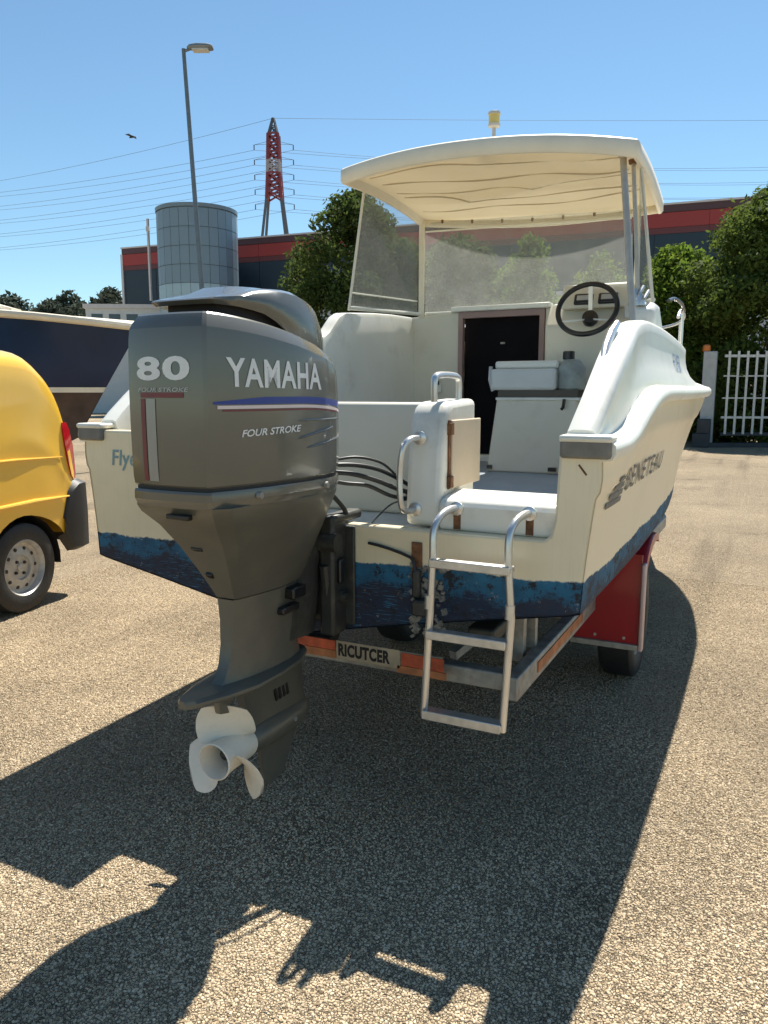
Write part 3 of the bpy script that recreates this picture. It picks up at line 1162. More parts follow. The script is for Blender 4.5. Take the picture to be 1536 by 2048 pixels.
b = MB(); b.lathe((-0.26, 21.05, 2.62), (0, 0, 1), [(0, 0.10), (0.02, 0.11), (0.16, 0.10), (0.2, 0.04)], 16)
b.build('warning_lamp', mat('orange lamp lens', (0.55, 0.16, 0.03), 0.3), gpost)

# bird
bd = MB()
bp_ = Vector((-41.9, 43.1, 20.0))
bd.tube([bp_ + Vector((-0.25, 0, 0)), bp_ + Vector((-0.1, 0, 0.03)), bp_ + Vector((0.15, 0, 0.03)), bp_ + Vector((0.3, 0, 0))], [0.02, 0.08, 0.08, 0.01], 8)
bd.add([bp_ + Vector((-0.1, 0, 0.05)), bp_ + Vector((0.15, 0, 0.05)), bp_ + Vector((0.05, -0.35, 0.16)), bp_ + Vector((-0.1, -0.6, 0.05))], [(0, 1, 2, 3)])
bd.add([bp_ + Vector((-0.1, 0, 0.05)), bp_ + Vector((0.15, 0, 0.05)), bp_ + Vector((0.05, 0.35, 0.16)), bp_ + Vector((-0.1, 0.6, 0.05))], [(3, 2, 1, 0)])
tag(bd.build('bird', M_ink, None, origin=tuple(bp_)), 'small dark bird flying in the sky left of the lamp post', 'bird')

# ================================================================== MAIN BOAT
BX = -0.08
boat = empty('motor_boat', (BX, 2.5, 0.6), 'cream motor boat with peeling blue bottom and canopy, on the trailer', 'boat')
# half outlines along the length (y): gunwale half beam, gunwale height, chine, keel
gh = interp([0, .25, .6, 1.2, 2.2, 3.3, 4.2, 4.9, 5.5, 6.0, 6.3], [1.115, 1.13, 1.14, 1.15, 1.16, 1.15, 1.06, .90, .67, .36, .03])
gz = interp([0, .18, .32, .6, .85, 1.1, 2.0, 4.0, 5.2, 6.3], [1.352, 1.356, 1.375, 1.455, 1.505, 1.52, 1.522, 1.54, 1.62, 1.74])
ch = interp([0, 1, 2, 3, 4, 5, 5.7, 6.15], [1.03, 1.04, 1.03, .98, .84, .55, .27, .02])
cz = interp([0, 1, 2, 3, 4, 5, 5.7, 6.15], [.80, .80, .81, .84, .92, 1.06, 1.22, 1.38])
kz = interp([0, 3.5, 4.6, 5.4, 5.9, 6.3], [.60, .60, .66, .82, 1.05, 1.50])
ys = list(np.linspace(0, 1.5, 31)) + list(np.linspace(1.7, 5.4, 18)) + list(np.linspace(5.55, 6.3, 7))


def hull_half(y, gh, gz, ch, cz, kz):
    G, Z, c, zc, k = gh(y), gz(y), min(ch(y), gh(y) - 0.005), cz(y), kz(y)
    zc = min(zc, Z - 0.25)
    p = [(0, k), (c * .33, k + (zc - k) * .36), (c * .66, k + (zc - k) * .69), (c * .97, zc - .004), (c + 0.004, zc + 0.006), (c + .006, zc + .03)]
    zt = Z - 0.055
    W = max(G - .03 - c - .006, .004)
    for t in (.15, .3, .45, .6, .74, .785, .88, 1.0):
        x = c + .006 + W * (t ** 1.3) + (.010 if t > .75 and t < .95 else 0)
        p.append((x, zc + .03 + (zt - zc - .03) * t))
    return p


def make_hull(parent, name, m, gh, gz, ch, cz, kz, ys, bx):
    rings = []
    for y in ys:
        h = hull_half(y, gh, gz, ch, cz, kz)
        rings.append([(bx - a, y, z) for a, z in h[::-1]] + [(bx + a, y, z) for a, z in h[1:]])
    b = MB()
    b.rings(rings, closed=False)
    return b.build(name, m, parent, origin=(bx, ys[0], 0), sharp=25)


hull = make_hull(boat, 'hull', M_hull, gh, gz, ch, cz, kz, ys, BX)

# transom
h0 = hull_half(0, gh, gz, ch, cz, kz)
stb = [(BX + a, z) for a, z in h0]
prt = [(BX - a, z) for a, z in h0[::-1]]
poly = stb + [(BX + 1.09, 1.345), (0.872, 1.345), (0.862, 1.10), (0.85, 1.05), (0.83, 1.035), (-0.40, 1.035), (-0.42, 1.05), (-0.43, 1.08), (-0.43, 1.345), (BX - 1.09, 1.345)] + prt[:-1]
tb = MB()
tb.prism(poly, 1, 0.0, 0.055)
transom = tb.build('transom', M_hull, boat, origin=(BX, 0, 0), sharp=30, bevel=0.010)
transom.name = 'transom'

# gunwale lip swept round the sheer
def lip(parent, name, m, gh, gz, ys, bx, sgn, origin):
    prof = [(-0.035, -0.060), (-0.004, -0.056), (0.008, -0.035), (0.006, -0.012), (-0.010, 0.004), (-0.06, 0.012), (-0.07, -0.01)]
    rings = [[(bx + sgn * (gh(y) + a), y, gz(y) + c) for a, c in prof] for y in ys]
    b = MB()
    b.rings(rings, closed=True)
    return b.build(name, m, parent, sharp=50)
for s in (1, -1):
    lip(boat, 'gunwale_rail', M_lip, gh, gz, ys, BX, s, None)

# coaming (raised cockpit side), cockpit liner
co = interp([0, .3, .55, .75, 1.0, 1.3, 2.0, 3.0, 3.4, 4.2, 5.0, 5.8, 6.25], [1.075, 1.075, 1.07, 1.055, 1.04, 1.03, 1.025, 1.01, .965, .83, .63, .30, .03])
zc_p = interp([0, .04, .3, .6, .9, 1.3, 1.75, 2.0, 3.0, 3.1], [1.37, 1.385, 1.56, 1.715, 1.775, 1.805, 1.84, 2.0, 2.055, 2.05])
zc_s = interp([0, .04, .3, .6, .9, 1.3, 1.75, 2.2, 3.0, 3.4, 4.2, 5.0, 5.8, 6.25], [1.37, 1.385, 1.56, 1.715, 1.78, 1.815, 1.82, 1.815, 1.795, 1.785, 1.765, 1.75, 1.74, 1.735])


def deck_half(y, inner_z, side=1):
    G, Z, c, zc = gh(y), gz(y), co(y), (zc_s if side > 0 else zc_p)(y)
    g0 = G - .055
    zz = Z + .006
    c = min(c, g0 - .01)
    d = max(zc - zz, 0.01)
    p = [(g0, zz), (g0 - min(.02, (g0 - c) * .3), zz + .004)]
    for t in (.12, .3, .5, .7, .88):
        x = g0 - (g0 - c) * (1 - (1 - t) ** 3.0)
        p.append((x, zz + .004 + (d - .03) * t))
    p += [(c, zc - .02), (c - .012, zc - .004), (c - .03, zc)]
    if inner_z is not None:
        ci = min(c - .10, 0.965)
        p += [(ci + .025, zc), (ci + .008, zc - .006), (ci, zc - .03), (ci - .004, zc - .25 * (zc - inner_z)), (ci - .012, inner_z)]
    return p


cys = [0.0, .04] + list(np.linspace(.1, 1.3, 13)) + [1.5, 1.65, 1.75, 1.82, 1.88, 1.94, 2.0, 2.1, 2.4, 2.7, 3.0, 3.12]
for s in (1, -1):
    rings = [[(BX + s * a, max(y, 0.058) if i > 0 else 0.058, z) for a, z in deck_half(y, 1.0, s)] for i, y in enumerate(cys)]
    b = MB()
    b.rings(rings, closed=False)
    # close the aft end down on to the transom top
    r0 = rings[0]
    n0 = len(b.v)
    b.add(list(r0), [tuple(range(len(r0)))])
    b.build('coaming', M_white, boat, sharp=50)
# foredeck with camber
fys = list(np.linspace(3.115, 6.25, 16))
rings = []
for y in fys:
    h = deck_half(y, None)
    half = [(a, z) for a, z in h]
    xe, ze = half[-1]
    camb = .05 + .08 * max(0, 1 - (y - 3.06) / 1.4) ** 2
    for t in (.75, .5, .25):
        half.append((xe * t, ze + camb * min(1, xe) * (1 - t * t)))
    ctr = (0, ze + camb * min(1, xe))
    rings.append([(BX + a, y, z) for a, z in half] + [(BX, y, ctr[1])] + [(BX - a, y, z) for a, z in half[::-1]])
b = MB()
b.rings(rings, closed=False)
b.build('foredeck', M_white, boat, sharp=50)

# cockpit sole with a hatch seam
b = MB()
b.box((BX - .97, .36, .955), (BX + .95, 3.05, 1.0))
sole = b.build('cockpit_sole', M_grey_sole, boat, smooth=False)
b = MB()
b.box((0.03, 1.02, 1.0), (0.62, 1.95, 1.012))
b.build('floor_hatch', M_grey_sole, boat, bevel=.006)
# splash well and aft bulkhead
b = MB()
b.prism([(0.055, 1.02), (0.40, 1.02), (0.40, 1.0), (0.055, 0.985)], 0, BX - 1.0, 0.86)
b.build('splash_well', M_white, boat, smooth=False)
b = MB()
b.prism([(0.36, 1.022), (0.43, 1.022), (0.47, 1.44), (0.455, 1.462), (0.385, 1.462), (0.372, 1.44)], 0, BX - .97, 0.315)
b.build('aft_bulkhead', M_inner, boat, bevel=.012, smooth=True)
# side of the port quarter facing the well
b = MB()
b.prism([(0.056, 1.02), (0.36, 1.02), (0.36, 1.44), (0.056, 1.34)], 0, -0.50, -0.432)
b.build('quarter_panel', M_inner, boat, bevel=.01)
# column beside the gate
b = MB()
colp = [(0.03, 1.038), (0.03, 1.12), (0.045, 1.30), (0.075, 1.42), (0.105, 1.455), (0.14, 1.468), (0.375, 1.478), (0.375, 1.03)]
b.prism([(y + 0.026, z) for y, z in colp], 0, 0.318, 0.452)
column = b.build('stern_locker', M_white, boat, bevel=.022, seg=3)
b = MB(); b.box((.4522, .135, 1.165), (.464, .425, 1.405))
dr = b.build('locker_door', M_beige, boat, bevel=.004)
for z in (1.19, 1.375):
    b = MB(); b.box((.452, .112, z - .02), (.468, .138, z + .02))
    b.build('hinge', M_rust, dr, smooth=False)
b = MB(); b.box((.4521, .117, 1.165), (.458, .1345, 1.405))
b.build('door_edge', M_rust, dr, smooth=False)
# gate sill step
b = MB()
b.prism([(0.04, 1.036), (0.04, 1.118), (0.055, 1.138), (0.09, 1.146), (0.21, 1.158), (0.235, 1.150), (0.24, 1.0)], 0, .453, .866)
b.build('gate_sill', M_white, boat, bevel=.01, seg=3)
# starboard quarter inner face
b = MB()
b.prism([(0.056, 1.04), (0.42, 1.0), (0.42, 1.50), (0.32, 1.46), (0.056, 1.325)], 0, .866, .90)
b.build('quarter_panel', M_inner, boat, smooth=False)
# rubber corner caps
for sx in (1, -1):
    b = MB()
    xa, xb = (0.875, BX + 1.11) if sx > 0 else (BX - 1.105, BX - .97)
    b.box((xa, -0.020, 1.300), (xb, 0.02, 1.358))
    b.build('rubber_corner', M_rubgrey, boat, bevel=.010)
    b = MB()
    b.box((xa - .003, -0.024, 1.350), (xb + .003, 0.07, 1.372))
    b.build('corner_cap', M_lip, boat, bevel=.009)

# cabin front wall and open doorway
WY = 3.0
b = MB()
b.prism([(BX - .96, 1.0), (-.625, 1.0), (-.625, 2.075), (BX - .96, 2.05)], 1, WY, WY + .05)
b.build('cabin_wall', M_inner, boat, bevel=.006)
b = MB()
b.prism([(.012, 1.0), (.62, 1.0), (.62, 2.06), (.012, 2.075)], 1, WY, WY + .05)
b.build('cabin_wall', M_inner, boat, bevel=.006)
b = MB(); b.box((-.68, WY - .03, 2.076), (.05, WY + .06, 2.112))
b.build('door_lintel', M_white, boat, bevel=.008)
b = MB()
b.box((-.624, WY - .012, 1.05), (-.590, WY + .03, 2.074)); b.box((-.026, WY - .012, 1.05), (.010, WY + .03, 2.074)); b.box((-.590, WY - .011, 2.03), (-.026, WY + .03, 2.073))
b.build('door_surround', M_mauve, boat, smooth=False)
b = MB(); b.box((-.60, WY + .07, 1.0), (-.01, WY + .09, 2.09))
cd = b.build('doorway_shade', M_doorway_shade, boat, smooth=False)  # near-black sheet painting the dark cabin behind the open doorway
b = MB(); b.box((-.325, WY + .058, 1.845), (-.295, WY + .07, 1.858))
b.build('door_latch', M_galv, cd, smooth=False)
b = MB(); b.box((-.62, WY - .02, 1.0), (.01, WY + .06, 1.05))
b.build('door_sill', M_white, boat, bevel=.006)

# helm console
b = MB()
b.prism([(2.80, 1.55), (2.77, 1.93), (2.90, 2.08), (2.999, 2.10), (2.999, 1.50)], 0, .07, .615)
console = b.build('helm_console', M_inner, boat, bevel=.018)
b = MB()
b.prism([(2.795, 2.04), (2.80, 2.07), (2.855, 2.185), (2.875, 2.20), (2.97, 2.205), (2.99, 2.19), (2.99, 2.04)], 0, .165, .600)
b.build('instrument_pod', M_inner, console, bevel=.014, seg=3)
for gx in (.31, .465):
    rot_ = Matrix.Rotation(-.45, 3, 'X')
    b = MB(); b.box((gx - .062, 2.80, 2.055), (gx + .062, 2.845, 2.135), rot=rot_)
    gg = b.build('gauge_pod', M_blackgloss, console, bevel=.014, seg=3)
    b = MB(); b.box((gx - .040, 2.793, 2.078), (gx + .040, 2.799, 2.112), rot=rot_, ctr=(gx, 2.8225, 2.095))
    b.build('dial', M_lettergrey, gg, smooth=False)
# steering wheel
SWc = Vector((.375, 2.63, 2.018))
ax = Vector((0.0, -0.88, 0.47)).normalized()
sw = empty('steering_wheel', SWc - Vector(boat.location))
sw.parent = boat
ua = ax.cross(Vector((1, 0, 0))).normalized()
ub = Vector((1, 0, 0))
b = MB()
ring = [SWc + (ua * math.cos(t) + ub * math.sin(t)) * .182 for t in np.linspace(0, 2 * math.pi, 49)]
b.tube(ring, .0165, 10, cap=False)
b.build('rim', M_blackgloss, sw)
for t in (math.radians(60), math.radians(180), math.radians(300)):
    b = MB()
    dirn = ua * math.cos(t + math.pi) + ub * math.sin(t + math.pi)
    b.bar(SWc - ax * .095 + dirn * .03, SWc + dirn * .176, .026, .010)
    b.build('spoke', M_steel, sw)
b = MB(); b.lathe(SWc - ax * .125, ax, [(0, .05), (.03, .05), (.045, .045), (.05, .02)], 20)
b.build('hub', M_blackgloss, sw)
b = MB(); b.tube([SWc - ax * .22, SWc - ax * .12], .025, 10)
b.build('column', M_lettergrey, sw)
# throttle
b = MB()
b.box((.60, 2.62, 1.95), (.66, 2.78, 2.03))
th = b.build('throttle_box', M_lettergrey, boat, bevel=.01)
b = MB(); b.tube([(.63, 2.70, 2.0), (.63, 2.66, 2.12), (.63, 2.64, 2.16)], [.01, .01, .016], 8)
b.build('lever', M_blackgloss, th)

# helm seat: base box, cushion with a grey front, pump
b = MB()
b.prism([(-.165, 1.0), (.44, 1.0), (.40, 1.462), (-.105, 1.462)], 1, 2.33, 2.62)
sb = b.build('seat_base', M_inner, boat, bevel=.012)
b = MB()
b.box((-.11, 2.32, 1.452), (.42, 2.64, 1.470))
b.build('seat_lid', M_white, boat, bevel=.006)
b = MB(); b.box((-.10, 2.34, 1.470), (.40, 2.62, 1.515))
b.build('seat_gap_shade', M_blackgloss, boat, smooth=False)  # black strip painting the shaded gap under the cushion
b = MB(); b.box((-.145, 2.31, 1.515), (.27, 2.66, 1.645))
cu_ = b.build('seat_cushion', mat('grey white vinyl', (0.62, 0.63, 0.60), 0.5, var=0.06), boat, bevel=.02, seg=3)
b = MB(); b.box((-.135, 2.37, 1.645), (.27, 2.63, 1.695))
b.build('backrest_pad', M_white, cu_, bevel=.015)
b = MB(); b.tube([(-.13, 2.33, 1.51), (-.147, 2.318, 1.58), (-.147, 2.33, 1.66)], .012, 8)
b.build('armrest', M_lettergrey, cu_)
M_canister = mat('grey green canister', (0.27, 0.30, 0.28), 0.5, var=0.25, scale=14)
can = empty('canister', (.34, 2.42, 1.515), 'grey green canister with black cap, on the helm seat by the cushion', 'canister')
b = MB(); b.lathe((.34, 2.42, 1.515), (0, 0, 1), [(0, .075), (.01, .085), (.13, .085), (.17, .06), (.185, .04)], 20)
b.build('body', M_canister, can)
b = MB(); b.lathe((.32, 2.42, 1.70), (0, 0, 1), [(0, .036), (.045, .036), (.05, .03)], 16)
b.build('cap', M_blackgloss, can)
for x, z, wd in ((.24, 1.03, .05), (-.155, 1.03, .03)):
    b = MB(); b.box((x, 2.31, z - .012), (x + wd, 2.329, z + .012))
    b.build('drain_fitting', M_blackgloss, boat, smooth=False)
b = MB(); b.tube([(.33, 2.30, 1.46), (.325, 2.295, 1.41), (.315, 2.30, 1.40)], .010, 8)
b.build('seat_latch', M_blackgloss, boat)
b = MB(); b.box((-.60, 2.95, 1.50), (-.56, 2.998, 1.56))
# port side pocket fittings
for pz in ((-.80, 2.97, 1.50),):
    b = MB(); b.box((pz[0], pz[1], pz[2]), (pz[0] + .05, 2.998, pz[2] + .07))
    b.build('socket', M_white, boat, bevel=.006)
b = MB(); b.box((-.785, 2.962, 1.555), (-.76, 2.97, 1.585))
b.build('socket_plug', M_blackgloss, boat, smooth=False)

# chrome fittings on the quarter and grab handles
def handle(name, pts, r, m, parent, feet=True, n=6, foot_r=None, foot_dir=None):
    b = MB()
    b.tube(spline(pts, n), r, 10)
    o = b.build(name, m, parent)
    if feet:
        for p in (pts[0], pts[-1]):
            d = Vector(foot_dir)
            b = MB()
            b.lathe(Vector(p) - d * .001, d, [(0, foot_r or r * 2.0), (.006, foot_r or r * 2.0), (.010, r * 1.2)], 14)
            b.build('foot_plate', M_steel, o)
    return o

handle('grab_handle', [(.372, .062, 1.345), (.362, -.005, 1.343), (.350, -.035, 1.31), (.342, -.038, 1.22), (.346, -.038, 1.13), (.352, -.012, 1.098), (.358, .055, 1.096)], .0105, M_steel, boat, foot_r=.024, foot_dir=(0, -1, 0))
handle('top_handle', [(.395, .13, 1.468), (.395, .128, 1.53), (.396, .14, 1.555), (.398, .19, 1.562), (.402, .27, 1.562), (.405, .325, 1.555), (.406, .338, 1.53), (.406, .338, 1.474)], .012, M_steel, boat, feet=False)
b = MB()
b.box((.90, .44, 1.575), (.935, .56, 1.605), rot=Matrix.Rotation(0.45, 3, 'X'))
b.box((.893, .52, 1.63), (.94, .64, 1.70), rot=Matrix.Rotation(0.5, 3, 'X'))
b.build('cleat', M_steel, boat, bevel=.008)
b = MB()
b.tube([(.915, .40, 1.60), (.91, .47, 1.66), (.91, .56, 1.715), (.915, .64, 1.755)], [.012, .016, .016, .012], 10)
b.build('fairlead', M_steel, boat)

# ladder
lad = empty('boarding_ladder', Vector((.625, -.12, .43)) - Vector(boat.location))
lad.parent = boat
for xx, xt in ((.478, .520), (.752, .772)):
    zt = 1.112
    pts = spline([(xt, .042, zt), (xt - .003, -.02, zt + .004), (xt - .012, -.075, zt - .010), (xt - .020, -.112, zt - .05), (xt - .018, -.122, zt - .13)], 5) + [np.array((xx + .016, -.122, .80)), np.array((xx - .004, -.122, .425))]
    b = MB()
    b.tube(pts, .0125, 12)
    rl = b.build('rail', M_steel, lad)
    b = MB(); b.lathe((xt, .040, zt), (0, -1, 0), [(0, .024), (.008, .024), (.012, .014)], 14)
    b.build('foot_plate', M_steel, rl)
    b = MB(); b.tube([(xx + .012, -.122, .845), (xx + .011, -.122, .80)], .0155, 12)
    b.build('collar', M_alu, rl)
    b = MB(); b.box((xt - .012, .0385, zt - .072), (xt + .014, .0395, zt - .02))
    b.build('rust_streak', M_rust, rl, smooth=False)
for zz, x0, x1, hh in ((.955, .496, .765, .018), (.715, .486, .757, .020), (.437, .474, .748, .022)):
    b = MB()
    b.box((x0, -.140, zz - hh / 2), (x1, -.088, zz + hh / 2))
    b.box((x0, -.146, zz - hh / 2 - .004), (x1, -.140, zz + hh / 2 + .006))
    b.build('rung', M_alu, lad, bevel=.004)

# transducer bracket, cable and frayed paint by the ladder
b = MB()
b.box((.372, -.008, .86), (.412, -.001, .992))
br_ = b.build('transducer_bracket', M_rust, boat, bevel=.003)
b = MB()
b.box((.385, -.035, .80), (.415, -.008, .90)); b.box((.395, -.06, .745), (.45, -.01, .80))
b.build('transducer', M_bracket, br_, bevel=.008)
b = MB()
b.tube(spline([(.205, -.006, .973), (.25, -.010, .968), (.30, -.007, .957), (.35, -.012, .945), (.385, -.02, .93), (.40, -.03, .88)], 5), .0055, 7)
b.build('transducer_cable', M_hose, boat)
b = MB()
rr = random.Random(4)
for k in range(70):
    x = .36 + .13 * rr.random(); z = .64 + .27 * rr.random()
    a = rr.random() * 3.1
    s = .008 + .014 * rr.random()
    b.box((x, -.007 - .008 * rr.random(), z), (x + s, -.0005, z + s * (.5 + rr.random())), rot=Matrix.Rotation(a, 3, 'Y'))
fl_ = b.build('barnacle_crust', mat('pale crust', (0.20, 0.19, 0.165), 0.9, var=0.5, scale=60), boat, smooth=False)
fl_['kind'] = 'stuff'

# canopy: roof shell with folds, rim, posts
RY0, RY1 = 1.90, 3.05
def roof_pt(u, v):
    """u -1..1 across, v 0 (aft) .. 1 (front)"""
    half = .845 - .02 * v
    x = BX - .025 + u * half
    yb = RY0 - .06 * (1 - u * u)
    yf = RY1 + .12 * (1 - u * u)
    y = yb + (yf - yb) * v
    z = 2.778 - .032 * u + .066 * (1 - abs(u) ** 2.2) - .045 * v - .085 * v * (1 - abs(u) ** 2) + .03 * math.sin(math.pi * v)
    return x, y, z
NU, NV = 48, 48
def roof_grid(dz, folds):
    out = []
    for j in range(NV + 1):
        for i in range(NU + 1):
            u = -1 + 2 * i / NU
            v = j / NV
            x, y, z = roof_pt(u, v)
            if folds:
                e = (1 - abs(u) ** 4) * min(1, v * 6) * min(1, (1 - v) * 6)
                w1 = 1 - abs(math.sin(5.2 * v + .55 * u + .35 * math.sin(2.5 * u) + .5))
                w2 = 1 - abs(math.sin(8.1 * v - .7 * u + .3 * math.sin(3 * u) + 1.9))
                z += e * (-.012 - .055 * w1 ** 3 * (.6 + .4 * math.sin(2 * u + 1)) - .035 * w2 ** 4 * (.5 + .5 * math.sin(3 * u)))
            out.append((x, y, z + dz))
    return out
b = MB()
gf = [(j * (NU + 1) + i, j * (NU + 1) + i + 1, (j + 1) * (NU + 1) + i + 1, (j + 1) * (NU + 1) + i) for j in range(NV) for i in range(NU)]
T = roof_grid(.018, False)
D_ = roof_grid(-.018, True)
b.add(T, gf)
b.add(D_, [q[::-1] for q in gf])
per = [i for i in range(NU + 1)] + [(j * (NU + 1) + NU) for j in range(1, NV + 1)] + [NV * (NU + 1) + i for i in range(NU - 1, -1, -1)] + [j * (NU + 1) for j in range(NV - 1, 0, -1)]
nT = len(T)
b.f += [[per[k], per[(k + 1) % len(per)], nT + per[(k + 1) % len(per)], nT + per[k]] for k in range(len(per))]
canopy = b.build('canopy', M_canvas, boat, sharp=60)
# rim band on the aft and side edges
def rimpath(p):
    return [roof_pt(*q) for q in p]
pth = [(-1, 1 - k / 12) for k in range(12)] + [(-1 + 2 * k / 30, 0) for k in range(31)] + [(1, k / 12) for k in range(1, 13)]
pp = [Vector(q) for q in rimpath(pth)]
rings = []
cc = Vector((BX, 2.5, 2.8))
for i, p in enumerate(pp):
    d = (pp[min(i + 1, len(pp) - 1)] - pp[max(i - 1, 0)]).normalized()
    o_ = d.cross(Vector((0, 0, 1))).normalized()
    if o_.dot(p - cc) < 0:
        o_ = -o_
    rings.append([tuple(p + o_ * a + Vector((0, 0, c))) for a, c in ((-.03, .022), (.008, .024), (.022, .012), (.024, -.050), (.012, -.066), (-.006, -.066), (-.012, -.03))])
b = MB()
b.rings(rings)
b.build('rim', mat('canopy rim', (0.76, 0.70, 0.57), 0.5, var=0.05), canopy, sharp=50)
# creases and sewn seams on the underside
for v0, a1, a2, ph, rr_ in ((.16, .035, .02, .3, .011), (.33, .05, .025, 1.4, .014), (.46, .04, .03, 2.2, .009), (.60, .055, .02, .9, .013), (.76, .03, .025, 3.0, .010)):
    pts = []
    for k in range(29):
        u = -.90 + 1.80 * k / 28
        v = v0 + a1 * math.sin(2.0 * u + ph) + a2 * math.sin(5.3 * u + 2 * ph)
        i_ = (u + 1) / 2 * NU
        j_ = v * NV
        i0, j0 = min(int(i_), NU - 1), min(int(j_), NV - 1)
        p0 = Vector(D_[j0 * (NU + 1) + i0]); p1 = Vector(D_[j0 * (NU + 1) + i0 + 1]); p2 = Vector(D_[(j0 + 1) * (NU + 1) + i0])
        pts.append(p0 + (p1 - p0) * (i_ - i0) + (p2 - p0) * (j_ - j0) + Vector((0, 0, -.002)))
    b = MB(); b.tube(pts, [.002] + [rr_ * (.10 + .36 * abs(math.sin(math.pi * (k / 28) * (1 + (ph > 1) + .3 * ph) + ph))) for k in range(1, 28)] + [.002], 8)
    b.build('crease', M_canvas, canopy)
# front lower valance hem
pth = [(-1 + 2 * k / 30, 1) for k in range(31)]
pp = [Vector(q) for q in rimpath(pth)]
b = MB()
b.tube([q + Vector((0, 0, -.03)) for q in pp], .032, 10)
b.build('front_hem', M_canvas, canopy)
for k in range(7):
    q = Vector(roof_pt(-.8 + k * .26, .93))
    b = MB(); b.lathe(q + Vector((0, 0, -.055)), (0, 0, -1), [(-.02, .009), (0, .009), (.004, .006)], 8)
    b.build('press_stud', M_rust, canopy)

# windscreen
WZ0 = 2.06
ws = empty('windscreen', Vector((BX, 3.0, WZ0)) - Vector(boat.location))
ws.parent = boat
def sheet(name, quad, m, parent, t=.003):
    a, b_, c, d = [Vector(q) for q in quad]
    nn = (b_ - a).cross(d - a).normalized() * t
    mb = MB()
    mb.add([a - nn, b_ - nn, c - nn, d - nn, a + nn, b_ + nn, c + nn, d + nn], [(0, 3, 2, 1), (4, 5, 6, 7), (0, 1, 5, 4), (1, 2, 6, 5), (2, 3, 7, 6), (3, 0, 4, 7)])
    return mb.build(name, m, parent, smooth=False)
xl, xr = BX - .82, .585
sheet('front_pane', [(xl, 3.02, 2.07), (xr, 3.02, 2.07), (xr - .03, 3.04, 2.68), (xl - .02, 3.04, 2.73)], M_vinyl, ws)
sheet('side_pane', [(xl - .045, 2.97, 2.07), (BX - .93, 2.06, 2.03), (BX - .87, 2.16, 2.755), (xl - .045, 2.98, 2.74)], M_vinyl, ws)
sheet('side_pane', [(xr + .045, 2.97, 2.07), (.845, 2.06, 1.985), (.735, 2.12, 2.69), (xr + .03, 2.98, 2.68)], M_vinyl, ws)
M_post = mat('cream screen post', (0.74, 0.69, 0.56), 0.45, var=0.06)
for px_, m_ in ((xl - .022, M_post), (xr + .022, M_post)):
    b = MB(); b.bar((px_, 3.0, 2.05), (px_ - .01, 3.02, 2.735 if px_ < 0 else 2.69), .042 if px_ < 0 else .026, .042)
    b.build('corner_post', m_, ws, bevel=.008)
for s in (-1, 1):
    xa_, xb_, xc_ = (.845, .735, .63) if s > 0 else (BX - .93, BX - .87, BX - .84)
    za_ = 1.985 if s > 0 else 2.03
    b = MB(); b.tube([(xa_, 2.05, za_ - .01), (xb_, 2.15, 2.70 if s > 0 else 2.76)], .009, 8)
    b.build('pane_edge', M_post, ws)
    b = MB(); b.tube([(xa_, 2.06, za_ + .005), (xc_, 2.97, 2.072)], .013, 8)
    b.build('bottom_track', M_lip, ws)
b = MB(); b.tube([(xl, 3.02, 2.075), (xr, 3.02, 2.075)], .012, 8)
b.build('bottom_track', M_lip, ws)
M_postmetal = mat('dull steel post', (0.50, 0.45, 0.38), 0.5, 0.55, var=0.1, scale=20)
b = MB(); b.tube([(BX - .922, 2.075, 2.13), (xl - .045, 2.97, 2.165)], .006, 6); b.build('vinyl_seam', M_lip, ws)
b = MB(); b.tube([(xl, 3.016, 2.66), (BX, 3.018, 2.64), (xr - .03, 3.016, 2.62)], .006, 6); b.build('vinyl_seam', M_lip, ws)
# stainless roof posts
for pts, r in (([(.80, 1.72, 1.84), (.665, 1.99, 2.74)], .0175), ([(.775, 2.02, 1.97), (.705, 2.08, 2.72)], .011), ([(BX - .90, 1.55, 1.80), (BX - .845, 2.0, 2.775)], .0165)):
    if pts[0][0] < 0:
        continue
    b = MB(); b.tube(pts, r, 12)
    rp = b.build('roof_post', M_postmetal, boat)
    b = MB(); b.lathe(pts[0], (0, 0, 1), [(0, .032), (.01, .032), (.014, .018)], 14)
    b.build('foot_plate', M_steel, rp)
    b = MB(); b.lathe(Vector(pts[1]) - Vector((0, 0, .02)), (0, 0, 1), [(0, .022), (.02, .026)], 12)
    b.build('socket', M_rust, rp)
b = MB()
b.prism([(1.86, 1.80), (1.90, 1.93), (1.98, 1.97), (2.12, 1.97), (2.45, 1.78)], 0, .75, .875)
b.build('screen_base', M_white, boat, bevel=.03, seg=3)
for x_, y_, z_ in ((.80, 1.93, 1.95), (.76, 2.02, 1.985)):
    b = MB(); b.lathe((x_, y_, z_), (0, 0, 1), [(0, .024), (.03, .022), (.06, .012)], 12); b.tube([(x_ + .02, y_ - .03, z_ + .03), (x_ + .035, y_ + .02, z_ + .075)], .009, 8)
    b.build('rail_bracket', M_steel, boat)
# mast light
ml = empty('mast_light', Vector((-.10, 2.16, 2.92)) - Vector(boat.location))
ml.parent = boat
b = MB(); b.tube([(-.10, 2.16, 2.885), (-.10, 2.16, 3.02)], .011, 10)
b.build('stalk', M_lettergrey, ml)
b = MB(); b.lathe((-.10, 2.16, 3.015), (0, 0, 1), [(0, .016), (.008, .034), (.022, .036)], 16)
b.build('base', M_lettergrey, ml)
b = MB(); b.lathe((-.10, 2.16, 3.037), (0, 0, 1), [(0, .032), (.05, .032)], 16)
b.build('lens', mat('yellow lantern lens', (0.62, 0.50, 0.16), 0.25, var=0.1), ml)
b = MB(); b.lathe((-.10, 2.16, 3.087), (0, 0, 1), [(0, .036), (.014, .036), (.02, .02)], 16)
b.build('cap', M_lettergrey, ml)

